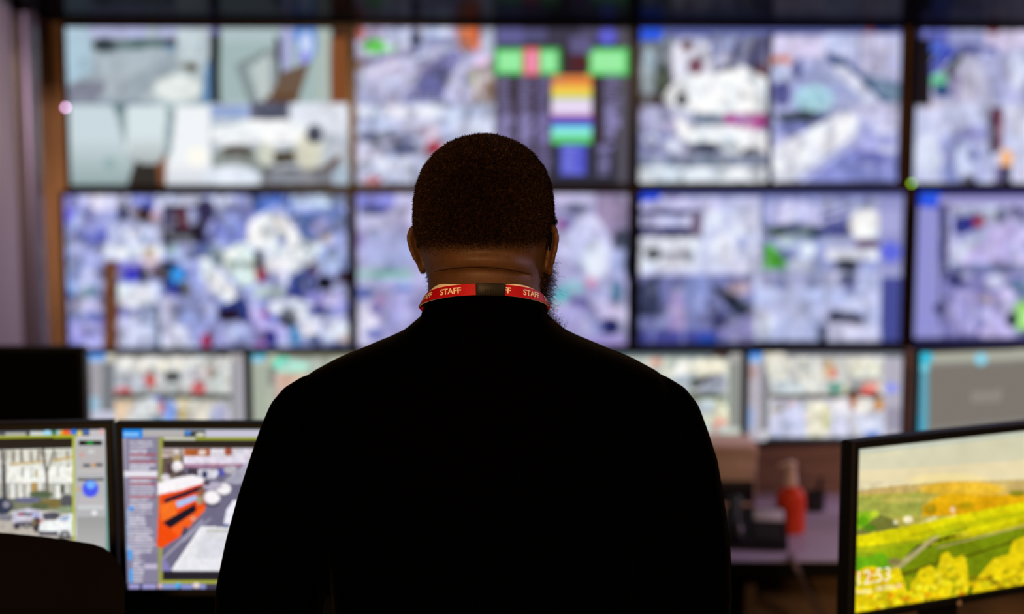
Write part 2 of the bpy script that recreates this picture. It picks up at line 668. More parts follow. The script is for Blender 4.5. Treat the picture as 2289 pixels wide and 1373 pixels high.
PICS['square'] = '''
r 1400 40 2040 430 b8bcda
r 1420 55 2024 80 6a74b8
r 1425 78 1502 240 7c8690
e 1450 158 15 52 a8bac4
e 1480 182 14 32 5c685c
r 1425 218 1482 236 544848
r 1505 100 1592 178 e8e8f8
r 1588 74 1722 132 7e86b4
r 1600 92 1640 142 acb4de
e 1690 122 30 36 64648c
e 1650 110 10 24 5c6090
e 1555 148 14 15 8c3c5c
e 1536 102 8 7 683044
e 1622 128 15 13 d0ccec
e 1626 160 14 13 585070
e 1706 162 14 15 844050
p fafcff 1482,215 1520,170 1600,165 1660,148 1716,178 1720,252 1650,258 1540,252 1490,232
e 1524 223 9 10 182434
r 1425 236 1512 302 b4b0d4
e 1490 262 16 10 8488b0
p 8494ac 1550,250 1622,256 1622,282 1550,278
p c858a8 1620,254 1722,254 1716,286 1690,292 1620,276
e 1660 266 22 9 b870c8
p f4f8fe 1508,256 1540,280 1640,280 1718,300 1720,342 1640,347 1600,332 1520,312
e 1575 332 30 9 404868
e 1682 342 18 9 383c4c
r 1425 292 1504 352 9498c4
e 1455 312 17 13 d4d8f4
e 1500 326 19 15 e0e4fa
r 1425 350 1722 380 8c98b4
e 1600 360 50 10 78889c
r 1425 374 1722 420 ecf4fe
n 1425 78 1722 420 20 0.22
r 1719 78 1728 420 4c4c64
r 1728 78 2030 420 bcc0ea
r 1728 80 1846 126 dcd4f6
r 1845 76 1917 126 ccd4fa
s 1918 76 2014 168 d8d0e0 14
r 1918 78 1924 170 a8a8cc
r 1950 78 1956 170 a8a8cc
r 1980 78 1986 170 a8a8cc
r 1724 124 1768 146 d89078
e 1745 164 22 24 d4dcff
p 6068a0 1770,152 1790,130 1796,172 1784,182
p 4c6498 1848,118 1882,128 1932,170 2014,208 2014,228 1970,226 1860,152
p 6488a8 1928,166 2014,188 2014,232 1980,226
p a6b0de 1796,150 1850,138 1962,242 1850,252 1760,247
e 1820 222 42 32 b4e4f4
p dee2f8 1858,150 1892,148 1980,238 1955,252
e 1748 210 20 26 5c60a0
p 485868 1734,256 1800,250 1850,258 1846,276 1760,280
e 1775 288 42 15 8c94d4
e 1840 268 16 11 505ca0
p f0f2fe 1728,332 1882,250 1922,260 1912,302 1770,404 1728,408
p 9098dc 1785,416 1950,298 2014,330 2014,416
e 1962 318 42 46 b4b8f0
e 1950 352 38 14 7078c4
e 1975 288 27 12 dce0fc
e 1985 335 20 8 d0d4f4
p ccccee 1890,228 2014,230 2014,282 1960,292
n 1728 78 2024 420 20 0.14
p 2468f4 1412,50 1480,50 1478,88 1420,92
r 1915 58 1940 66 3898e0
r 1936 60 1952 70 b04c54
r 1960 60 1990 70 3c50a0
'''
PICS['ramp'] = '''
r 2000 40 2700 440 b6bade
r 2020 56 2064 92 4a4a78
r 2010 90 2064 232 04040a
r 2062 60 2142 116 848cec
r 2062 92 2112 132 5c80f0
r 2120 68 2202 102 a4acdf
r 2200 66 2400 112 d0c8e8
e 2220 68 12 5 9c444c
p 2448c4 2062,164 2122,102 2147,108 2085,168
p 303840 2064,126 2092,118 2070,152
p 384c44 2118,152 2146,114 2152,162 2124,172
e 2100 180 19 17 68cc9c
e 2068 186 13 18 70acec
e 2106 203 15 10 205890
p c6c6e2 2150,120 2192,118 2234,232 2120,232
p 666eb0 2146,98 2222,103 2236,128 2150,122
p b8bce6 2190,112 2252,130 2400,200 2400,232 2222,232
e 2276 158 20 42 dce4ff
l d8d8f0 5 2172,128 2160,230
e 2135 190 12 36 a098c4
r 2020 230 2700 430 ccd2f2
r 2036 226 2142 242 c8c4da
e 2076 345 32 44 e0e8ff
e 2130 330 30 32 a0a8dc
e 2180 300 42 20 a4a4d8
e 2130 384 28 32 8894cc
e 2155 360 20 42 d0d8f6
e 2192 370 20 42 b4bcea
e 2175 345 10 20 8890c0
p 645074 2212,246 2242,246 2240,332 2216,342
r 2225 250 2238 328 94485c
e 2218 300 6 40 383c60
e 2250 356 15 24 f0ac4c
r 2244 376 2257 410 34385c
e 2165 408 11 14 3c4060
r 2222 372 2238 414 8078a8
p dcdef6 2250,240 2700,240 2700,414 2300,414
e 2280 395 20 16 d8dcff
n 2064 62 2700 430 20 0.17
r 2010 90 2076 232 04040a
'''
PICS['traffic'] = '''
r 110 410 820 800 b0b8ee
r 130 420 302 472 c8c8fa
e 150 455 18 40 7468dc
r 200 428 292 472 e0e0fe
r 292 424 352 448 8086bc
r 298 444 348 466 949ce8
r 348 436 462 467 e0e4ff
e 325 464 15 11 3454c0
e 200 485 22 20 989cd4
e 215 526 34 22 8892e4
e 234 530 15 11 7474d4
r 262 470 294 504 8088b4
e 277 475 9 12 44446c
e 307 477 10 9 ccac88
e 322 481 8 14 101e2c
e 332 488 7 12 5c343c
e 347 486 11 15 ccb0bc
r 240 496 364 546 c2caf0
e 300 525 40 10 d4dcf4
r 232 546 364 578 e6eeff
e 337 578 20 24 ecd8dc
e 335 560 11 7 ecdcb0
r 368 464 462 537 403854
r 375 470 396 512 706c8e
r 399 470 416 508 783c50
r 420 468 446 504 a4a8d4
r 370 520 442 540 24243e
e 385 560 15 15 acccd8
e 416 574 22 20 b8c8fa
r 368 590 396 644 14243e
e 399 615 20 19 309cec
e 410 646 15 13 0a2040
e 380 636 9 11 3468b8
e 385 650 8 8 4c50c0
e 168 605 16 28 8494c4
e 195 625 22 27 c0c8f6
e 200 652 22 14 84a0b0
e 162 648 12 20 9cb8e8
e 148 665 8 14 3c60d0
r 148 668 242 698 c8c4ea
r 185 702 242 718 6470b4
r 150 718 242 790 b4b2f8
e 150 780 20 14 5858b4
r 258 590 332 628 8c84e0
e 290 615 22 11 4444c8
e 325 614 9 14 1c3048
e 343 602 18 15 a48cac
e 355 612 11 11 584450
r 264 636 352 684 e2eaff
e 300 668 40 20 f0f4ff
r 258 690 302 706 8088c8
e 347 698 10 22 7888a8
p ccd4f6 258,784 280,712 320,694 347,712 352,784
p e0e0ff 356,662 392,668 388,784 360,784
p 788ca0 345,690 356,690 362,784 352,784
p dce0fc 362,784 400,700 442,784
r 395 672 472 732 a0a8d6
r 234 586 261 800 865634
e 500 452 28 20 dedeff
r 478 462 562 542 949cdc
e 520 500 14 24 a8b0e8
r 562 424 652 477 5c80d0
e 620 470 22 13 a0b0ec
r 650 428 742 462 bcd0f4
r 700 434 748 462 cce0fa
r 740 428 792 462 8898bc
p 6480bc 640,480 760,463 790,500 692,542 660,502
e 715 506 22 22 acaad8
e 760 500 17 22 8894bc
e 730 535 9 7 c4b058
e 460 470 17 22 403c64
e 476 520 20 18 8c94da
p f6faff 556,500 590,474 640,484 672,532 724,550 692,592 640,622 590,602 598,562 550,552
e 631 540 10 10 7c8cd0
p e4f2ec 498,560 546,542 578,580 572,632 545,642 500,602
e 455 560 22 17 6878b0
e 482 570 13 22 60848c
p ecf4ff 448,570 475,588 532,650 522,674 500,674 450,622
r 574 563 583 612 182028
e 583 615 10 15 b81850
p f4f6ff 588,570 652,570 655,602 596,602
e 635 615 20 18 d8d8ff
p 586cb4 648,622 690,590 704,652 638,662
e 700 605 9 11 4c2864
e 725 632 15 13 081c38
e 742 580 32 32 b4c4f0
r 760 610 792 627 582c4c
r 568 640 644 667 ccd8d8
r 640 650 704 672 3c50b0
r 688 655 774 692 a09cec
e 742 672 24 15 d4ccff
p 3450a0 478,690 542,668 562,700 562,732 498,716
e 512 706 22 13 34203e
e 470 690 17 22 c0c0e8
r 448 720 562 790 a6aade
e 530 740 27 22 c0c8f6
e 462 762 12 15 c81c64
p ececff 598,680 652,664 722,690 717,742 690,764 668,742 664,702 608,702
p c4bcfa 558,690 592,690 604,744 568,744
l 3a3ac4 12 592,705 632,720
e 592 702 7 7 b848a0
e 646 712 17 22 485060
e 660 752 15 22 54a0d8
e 625 746 20 20 b8b8f8
e 585 766 17 13 a878cc
e 605 756 9 16 3838a4
r 690 690 744 702 3848a8
e 755 745 34 28 dee6fe
e 768 760 12 14 ecdcd4
e 700 756 13 11 7484b0
r 700 762 792 790 7c84b4
n 142 428 238 790 17 0.28
n 257 428 790 790 17 0.28
'''
PICS['plaza'] = '''
r 770 410 1440 800 bab8e4
r 785 424 882 460 989ce8
r 884 426 960 502 d0d0f8
e 838 468 34 9 6068b0
e 826 476 20 6 585c98
r 798 482 884 516 c4c4ea
e 836 520 14 13 808cb4
e 806 540 14 20 a094d0
e 872 562 64 42 b8c0ec
r 792 600 924 626 a4c8d0
e 860 612 40 8 90c4c0
e 816 655 22 11 5068b4
e 905 640 22 16 b8c8f8
r 878 640 924 652 7488d0
e 850 672 11 13 b488c0
e 815 722 27 44 e6e6ff
e 836 746 22 12 8494dc
r 868 660 1010 800 bab6ea
e 840 690 14 14 8c84cc
r 1000 424 1240 790 b0b0dc
r 1238 424 1334 457 d6d2f8
r 1332 424 1420 532 a89abe
e 1290 468 28 13 7880a8
e 1262 500 20 16 8088cc
e 1256 502 8 11 c870b8
p d2d6fc 1286,492 1332,480 1364,532 1374,604 1300,604 1248,562
e 1330 582 32 42 e4ecff
e 1390 542 18 26 606880
e 1386 586 24 30 bcc8f6
e 1406 592 6 32 30405c
e 1320 632 15 13 e0a8cc
e 1280 642 28 16 9cc8d8
e 1252 662 20 16 64ccdc
e 1240 690 22 11 a4a088
e 1295 682 22 15 7068b4
e 1378 652 15 26 6090b4
p d8d0f4 1308,660 1346,670 1404,692 1404,722 1350,712
e 1362 730 20 15 343c84
e 1275 712 55 32 bab6e8
p 9098d0 1300,690 1352,732 1332,748
r 1300 752 1420 800 b8a8e4
n 785 424 1420 800 24 0.16
'''
PICS['road'] = '''
r 1400 410 2050 800 b8bce6
r 1415 418 2040 442 666eb0
r 1424 440 1702 614 d2d4f4
r 1424 446 1622 476 ccccf4
r 1424 475 1562 484 3c407c
r 1424 483 1546 514 d6d6fc
r 1424 512 1572 528 3c3c78
r 1440 512 1448 528 8888b8
r 1470 512 1478 528 8888b8
r 1546 480 1570 528 7c6888
r 1424 530 1562 602 e8ecfa
e 1460 568 14 9 303c38
r 1478 562 1522 575 a0a0b4
e 1537 568 14 7 acacc0
r 1570 470 1702 604 dce0fa
e 1658 540 9 15 a8b0e0
e 1620 560 24 40 e8ecff
r 1700 440 1708 614 8088b4
r 1708 440 1970 607 a8b0de
p ccccf8 1714,460 1780,444 1832,460 1854,502 1760,512 1714,492
e 1770 478 30 20 d8d8ff
p 58688c 1708,506 1780,500 1852,510 1842,532 1718,532
e 1735 520 20 8 48605c
e 1800 524 20 8 5c8080
p 7880c4 1828,478 1902,470 1902,512 1842,506
l dcdcfa 4 1830,478 1904,454
l e0e0fc 5 1838,496 1912,470
r 1838 511 1902 523 4c58a0
e 1934 502 36 36 ffffff
p 60c83c 1706,602 1709,548 1725,543 1762,590 1758,602
p 7c8cc0 1740,540 1802,602 1770,607
e 1805 560 18 20 e0e8ff
e 1790 592 32 15 dce4fa
e 1760 540 22 13 bcd0dc
r 1848 556 1964 582 e4e8f6
e 1893 595 22 11 2c3850
r 1838 532 1966 550 b0b8da
e 1940 545 28 7 845c84
r 1966 440 2030 622 a6a8da
r 1970 470 2012 522 b8b8e8
e 1991 563 24 23 7480f2
r 1968 600 2022 620 b0b4e0
r 1966 622 2034 764 5c64b0
r 1424 614 1686 776 8a8ec0
r 1430 620 1522 772 8286b8
p 50587c 1428,640 1470,618 1472,704 1428,704
r 1497 650 1532 744 ac98c8
e 1560 660 34 44 9ca8de
p 303c50 1590,640 1642,660 1692,692 1682,714 1640,692
e 1652 645 27 15 c4b0c0
p 585c90 1580,670 1662,732 1600,744
r 1424 742 1642 776 5c60b0
e 1580 762 18 13 3464c8
p a4a0d4 1600,740 1692,690 1686,768 1640,768
r 1686 607 1968 768 c4ccf2
e 1750 636 22 11 8490c4
e 1810 630 13 15 8088b8
r 1700 612 1842 642 b0b4da
e 1746 634 18 8 8c98cc
r 1850 608 1900 630 d8d8fa
e 1895 625 20 13 646c90
e 1900 642 13 13 8c94cc
r 1700 662 1832 692 c2caf0
p 505880 1853,706 1870,694 1928,708 1922,722 1860,720
e 1890 712 32 10 3c4064
e 1708 726 22 32 e6eafe
r 1834 738 1846 768 303c5c
e 1838 735 9 11 6c74a0
r 1850 722 1962 766 d8daf8
e 1920 680 30 12 d8dcfa
n 1424 440 1966 768 19 0.17
r 1686 767 2040 785 141428
r 1410 771 1690 785 1c1c48
p 1860f4 1410,418 1482,422 1470,446 1420,452
r 1485 440 1520 447 a8a0c4
'''
PICS['map'] = '''
r 2020 410 2700 790 a8a8de
r 2040 420 2112 462 1858ec
e 2080 442 20 14 1c70fc
r 2110 424 2700 446 5858a6
r 2098 441 2700 462 b2aedf
s 2045 462 2108 764 a0a0ec 7
r 2104 462 2119 722 4c4c84
r 2119 460 2700 602 c2c2ee
r 2130 460 2202 477 ccd0ea
p 304098 2138,490 2196,478 2192,506 2150,522 2138,516
p bc5468 2173,490 2205,478 2202,506 2180,508
r 2200 460 2232 492 d8e0fa
e 2240 480 9 16 6470a0
e 2268 475 7 12 606090
e 2290 478 8 14 6c70a0
p c4cce6 2122,592 2130,550 2200,520 2222,525 2132,602
p c8c0f2 2200,530 2262,490 2300,540 2700,590 2132,597
r 2128 590 2700 612 848cb8
r 2104 612 2700 764 9894d0
e 2140 626 18 11 484888
e 2160 618 15 9 c4c4f2
e 2222 630 22 16 d8d8f4
e 2275 642 28 16 54789c
r 2132 650 2182 742 c2bcf2
e 2205 670 22 13 988cb0
e 2212 672 5 5 c8a068
r 2190 690 2262 757 cac0f2
e 2190 722 11 16 7878c8
e 2162 690 8 30 a8a0dc
e 2286 705 28 36 a8e080
e 2262 715 8 14 1c2c48
e 2100 690 7 7 34386c
e 2250 670 20 30 d0c4f0
n 2104 460 2700 764 20 0.2
r 2030 760 2700 785 242464
'''
PICS['desk_crossing'] = '''
r 180 770 560 1010 bababe
r 190 780 237 801 288ae2
r 196 798 233 811 9cbcec
r 237 784 260 811 ccc8b6
r 196 811 232 1000 b6b2b8
s 200 815 230 920 98949c 6
r 228 811 256 922 80848a
e 210 905 14 20 a4c4d8
r 196 919 258 1000 ccccdf
r 258 783 542 797 767c7e
e 500 792 11 6 342428
r 512 787 560 811 aaa6aa
r 257 797 516 884 cacaca
r 260 800 516 829 e6e6e2
e 300 812 30 10 f4f4f0
e 375 818 40 9 f2f0e4
e 335 851 13 15 e06c64
r 258 840 332 870 c2c6d0
e 335 850 12 16 dc6c64
e 386 843 16 11 585858
e 400 866 34 11 d4d8d8
e 275 876 20 11 c04c50
e 443 870 16 17 c04c50
e 440 838 22 15 d0ccd4
e 490 852 27 27 ccd0cc
e 470 835 10 10 b09c94
n 257 797 516 884 14 0.25
r 257 883 514 894 50584c
r 257 894 516 1000 d2d2d0
p ecd2b2 257,895 302,895 286,932 257,942
e 345 898 22 11 4c70dc
e 380 921 15 28 88a8ec
e 350 936 18 9 7098b0
e 335 910 22 22 dce0e2
e 408 926 11 15 c8b468
e 410 900 15 9 dcd4b4
r 424 896 477 1000 dedace
e 490 930 22 27 b4b4d0
e 360 911 7 17 c87070
n 257 894 516 1000 13 0.22
r 516 811 532 1000 9e9ea6
r 532 811 562 1000 b2b0b8
'''
PICS['desk_shop'] = '''
r 540 770 930 1010 b4c0b4
r 550 780 597 802 208c9c
r 560 796 592 810 90cce8
r 562 812 612 1000 b8c0b0
s 566 818 606 990 a0a89c 7
r 600 820 617 862 888c84
r 620 783 930 799 7c7c6a
r 596 797 642 812 b8b8a0
e 632 813 22 15 68e0c4
e 656 820 34 13 b4e8d4
r 615 836 700 904 ccaa98
e 670 860 20 20 d8c4b0
r 615 905 930 1000 b4c4b8
r 700 800 930 900 c8ccc0
n 612 800 930 1000 22 0.2
'''
PICS['desk_junction'] = '''
r 1280 770 1690 1010 c2cabe
r 1300 780 1690 801 64747c
e 1612 793 14 8 50342f
r 1632 785 1680 813 acaaa8
r 1400 800 1628 848 d4d8cc
e 1465 811 16 11 dcb09c
e 1530 826 27 16 f2f0ea
e 1580 826 44 22 ecead8
e 1500 815 12 8 b8c8c0
p bcc8d0 1498,840 1562,834 1548,872 1498,882
p 545858 1545,850 1592,838 1576,862 1545,868
p acb0c0 1545,882 1600,834 1626,840 1622,872 1560,888
e 1600 862 22 8 9ca0b0
r 1540 881 1622 892 48503c
r 1540 892 1630 1000 d0d8c6
e 1580 911 22 16 ccd8e0
e 1612 922 15 32 e6e8cc
e 1610 956 17 22 ecaca0
e 1575 960 16 14 c0d0cc
r 1602 952 1660 1000 ccd4cc
n 1400 797 1630 1000 15 0.24
r 1630 812 1664 956 8e928c
r 1646 812 1664 956 a0a2a0
r 1560 981 1690 1000 343a3e
'''
PICS['desk_arcade'] = '''
r 1650 770 2040 1010 d2d2d8
r 1660 780 1706 801 2484e4
r 1668 796 1705 811 90b8ec
r 1706 784 1742 811 c8c0ae
r 1660 811 1702 1000 c2beca
s 1672 816 1700 980 b0a8b0 6
r 1702 811 1719 962 84848a
e 1682 832 12 16 bca0a0
e 1676 935 10 26 a4b8e0
r 1750 780 2024 801 7c808a
r 1720 797 1976 886 dcdcd8
e 1740 820 27 32 eceadc
r 1724 852 1802 882 d2dce0
e 1812 840 32 32 e4e4dc
e 1800 815 20 12 c4c4bc
e 1853 825 11 22 d8b888
e 1863 836 9 12 dc8070
e 1868 868 18 15 6ca894
e 1892 873 9 11 d0c8a4
r 1897 805 1968 842 ecead8
r 1897 845 1964 882 aeb0b0
p e0504a 1916,886 1930,864 1950,858 1968,886
e 1947 860 20 9 ecb4a8
e 1905 880 11 7 3a3e40
n 1720 797 1976 886 14 0.2
r 1724 883 1972 893 646056
r 1720 893 1976 1000 dadae4
e 1750 905 22 13 bcb8c8
e 1775 906 11 7 e0b0b8
e 1740 915 16 6 a8a49c
p d6daf6 1720,936 1790,898 1812,932 1802,1000 1720,1000
r 1802 900 1842 985 ecead8
e 1846 936 9 32 d6d6a4
e 1885 904 20 15 f0ecf0
e 1908 901 9 16 b0602f
e 1930 906 18 18 f8f2ea
e 1965 906 14 13 d8a060
e 1880 956 22 22 d6d6ec
p e0e4fa 1912,930 1976,925 1976,985 1930,985
e 1950 974 18 10 5088e6
n 1720 893 1976 985 15 0.2
r 1976 801 2024 1000 bab6c4
e 1993 868 16 14 a0a4ee
r 1980 910 2014 962 a29eb0
r 1716 980 2024 1000 363e48
'''
PICS['desk_form'] = '''
r 2030 740 2480 1010 7c766f
p a8aa9c 2030,792 2480,774 2480,795 2030,814
p 888680 2030,814 2480,796 2480,802 2030,822
r 2040 780 2075 1000 3c98ba
r 2040 830 2060 930 5890aa
r 2060 830 2075 1000 5ca4b8
e 2068 800 18 15 38bcd8
e 2067 822 11 9 70ccdc
e 2193 803 15 14 8cd0e4
p 8c867e 2170,875 2240,870 2240,898 2170,902
p 84807a 2075,955 2480,915 2480,990 2075,990
'''
PICS['near_terrace'] = '''
r -460 940 260 1360 c0bcba
r -460 950 260 974 4c505a
r -100 965 -20 975 b0b0a8
r 12 967 58 976 b0b0a8
r 68 965 116 977 d2dada
e 106 969 9 7 a0dcf8
e 121 968 6 6 186c48
e 131 968 6 6 a0c4d0
e 139 969 6 7 e0b840
e 150 969 11 7 fa602c
e 165 966 8 6 2078dc
e 178 969 6 6 e0d060
r 184 961 201 970 4068b0
r 200 961 240 976 c4c0c4
e 227 965 6 6 e0b0b0
p a4ac28 -460,984 171,972 171,980 -460,994
r -460 983 162 1006 26201c
p 26201c -460,983 162,979 162,1003 -460,1010
p c8c8bc -460,1010 164,1003 164,1340 -460,1340
p dcdcd0 -460,1010 164,1003 164,1092 -460,1092
s -460 1006 164 1036 c0bcae 30
r 6 1008 14 1034 90887c
r 26 1008 34 1034 989080
r 44 1006 52 1034 8c8478
r 66 1008 74 1034 a09890
r 82 1006 90 1032 989084
r 120 1008 128 1030 a49c90
r 146 1006 154 1028 a8a498
l c8a860 4 25,1038 95,1032
l c8a858 5 120,1030 162,1022
r 18 1042 162 1076 f2f2ea
r 47 1044 53 1066 acaca4
r 78 1050 84 1068 c0b078
r 68 1044 73 1070 d0d0c8
r 128 1040 133 1066 d0d0c8
r 150 1038 155 1045 707078
r 14 1074 165 1080 f0f0ea
r -460 1080 165 1112 b4b4a8
r 24 1082 32 1116 ececea
r 42 1082 49 1112 ececea
r 60 1082 67 1112 ececea
r 86 1082 93 1114 ececea
r 125 1085 134 1122 ececea
r 146 1082 154 1112 d8d8d0
r 70 1078 84 1102 b08c50
r 136 1084 144 1104 444c38
l 645c58 6 106,1120 105,1062 99,1032 97,1006
l 6c6462 4 105,1056 114,1030 120,1006
l 88807c 2 97,1030 90,1006
l 58545c 10 10,1116 8,1040
l 68646a 5 8,1050 3,1006
e 92 1106 27 9 58684c
r -460 1114 165 1142 7c8068
e 62 1118 32 6 68688c
e 115 1126 32 10 80703f
e 90 1132 20 8 5c6848
e 150 1120 15 15 58585f
e 150 1140 22 8 8c9c7c
e 5 1132 24 20 343c50
e 14 1128 8 8 8c8c9c
r -460 1150 166 1340 bcb4aa
r -460 1150 42 1164 80808c
p ccc8da 30,1143 60,1137 90,1140 102,1156 86,1172 30,1176 26,1156
r 40 1147 86 1153 443e50
e 58 1172 30 6 68646e
e 37 1177 7 6 3c3848
e 60 1176 7 6 44444c
e 60 1176 3 3 b0b0b8
e 46 1150 3 4 c82838
p 50505f 95,1148 120,1144 137,1150 126,1162 98,1162
e 79 1154 7 8 b8bcea
e 82 1173 10 17 3c3640
e 76 1168 5 8 80704c
p f2f6f6 88,1166 125,1163 140,1153 160,1149 169,1152 169,1200 130,1196 88,1186
p a4b8d8 128,1164 142,1154 160,1153 150,1165
e 92 1166 3 4 d04c48
e 145 1195 12 9 484850
e 145 1195 6 5 a8aab0
r 88 1188 130 1198 585864
r 130 1200 168 1206 48443f
r 162 976 168 1340 b4bc3a
n -460 1006 162 1204 8 0.22
r 170 976 260 1340 b6b6ba
r 172 976 238 984 c8c8cc
r 176 985 228 996 121410
e 201 990 8 4 0c9434
r 176 1000 236 1060 bab6b6
e 182 1018 6 5 d0a098
e 204 1010 8 5 d0d0d0
r 186 1037 202 1044 444c54
r 213 1036 230 1043 444c54
e 210 1040 5 4 d09858
r 174 1052 232 1056 c8c4c4
r 173 1069 232 1075 5a5a58
e 202 1093 18 19 4858f0
e 203 1084 10 9 74b4ff
e 176 1094 4 5 c8a878
r 176 1112 236 1130 bebabd
r 173 1130 232 1139 ccced0
e 211 1147 6 6 eaeaea
g 172 1156 240 1250 9e9e9e bcbcbc
r 236 976 244 1340 78a098
'''
PICS['near_bus'] = '''
r 250 940 960 1360 8c869e
r 262 950 960 976 a2aab2
r 262 956 319 980 1488e8
r 276 967 310 975 80c0fa
r 320 964 416 976 b4b0b0
r 412 963 460 977 34363c
e 420 968 7 6 3c80d0
e 448 972 11 4 d8d8c8
r 460 963 960 977 c8c4d8
r 262 980 354 1340 88829c
r 262 980 280 1340 b2aab8
s 290 987 352 1130 d8d4e2 7.2
r 290 1015 351 1019 ac4450
r 290 1030 351 1034 ac4450
r 290 1067 351 1071 ac4450
r 290 1080 351 1084 ac4450
r 290 1109 351 1113 ac4450
r 270 1054 352 1066 e8e4ee
s 288 1130 351 1236 d8d4e2 7.2
r 326 1140 352 1146 847e98
r 324 1152 352 1158 847e98
s 283 1140 291 1232 a8c8ec 7.2
e 294 1137 6 5 3c98f0
r 286 1230 295 1253 48a4f0
s 297 1232 324 1310 d8d4e4 7.2
r 322 1238 352 1258 807a96
r 322 1262 352 1272 c4bcd4
r 289 1272 297 1302 48a4f0
r 352 978 368 1314 8c8c72
r 357 979 364 1310 a4a444
r 362 977 960 984 9ca428
r 367 978 436 986 d0d0c0
r 363 984 960 1004 26201c
r 362 1003 960 1278 6e6a84
r 362 1003 960 1031 ccb8b4
p b05c28 412,1004 470,1003 470,1020 412,1020
e 452 1012 9 6 e8d4cc
r 470 1004 502 1023 dcd8e2
e 510 1010 9 8 a44c34
r 520 1003 960 1026 d8d4e0
r 362 1006 410 1018 a89890
e 395 1010 6 6 d8d0d0
r 408 1021 960 1038 e0d8e8
r 410 1037 960 1046 a87c98
p 685850 362,1024 410,1018 412,1045 400,1072 362,1072
e 395 1026 9 9 b09868
r 372 1036 386 1062 4c3c40
e 397 1043 12 12 f4eef2
e 405 1062 11 11 544850
e 370 1068 10 8 d8d0d8
r 420 1046 446 1062 403848
r 442 1050 482 1071 d0ccd8
r 452 1054 463 1069 243468
e 495 1056 9 9 5050a4
e 480 1058 8 8 d8d8e4
e 515 1050 15 9 b4b0b8
p a8a6b8 500,1076 560,1028 960,1028 960,1060 522,1082
n 362 1003 960 1075 9 0.25
p f04c0c 357,1098 455,1070 460,1130 402,1200 362,1226 350,1222
p f8f4f8 352,1080 395,1068 430,1062 456,1070 454,1080 400,1097 352,1106
p 201830 366,1116 455,1084 456,1094 368,1126
p fa7424 358,1129 395,1118 394,1152 360,1166
p a8c4f0 394,1122 438,1106 441,1117 396,1136
e 450 1110 9 19 906048
e 446 1118 7 10 a89c78
p 181424 364,1168 436,1126 439,1143 380,1182
p f8601c 380,1182 440,1142 460,1130 458,1142 402,1200
p 504458 404,1196 412,1176 420,1182 416,1196
e 432 1160 6 5 f0a080
l aca8bc 4 368,1246 452,1164
l 9894aa 5 410,1210 470,1160
e 474 1127 16 6 3c384c
e 474 1112 18 15 f6f2f6
e 500 1103 14 6 484454
e 500 1093 16 13 f6f2f6
e 475 1086 22 9 b8b0c4
e 462 1080 8 6 50485c
p ecebf8 498,1184 506,1140 522,1118 560,1116 600,1130 600,1186
r 498 1172 513 1183 344c88
p eaeaf0 383,1274 450,1176 520,1180 640,1184 640,1277 383,1277
p dcdce4 440,1215 460,1190 600,1196 600,1240 440,1250
l fafafc 4 387,1272 450,1180
r 460 1184 560 1190 bcbcb4
p 8880b8 362,1278 362,1240 386,1276
n 362 1080 960 1277 9 0.1
r 363 1277 960 1299 24202a
r 363 1298 960 1306 acb040
r 262 1305 960 1340 453f58
r 288 1307 312 1316 a4a0d8
r 318 1307 349 1316 a4a0d8
e 358 1310 6 6 d0b4b8
r 363 1306 397 1316 8c9cd4
e 398 1309 6 6 3cace8
r 405 1307 431 1316 9098d4
e 439 1309 8 6 e8d8d8
r 446 1307 460 1316 9098d4
'''
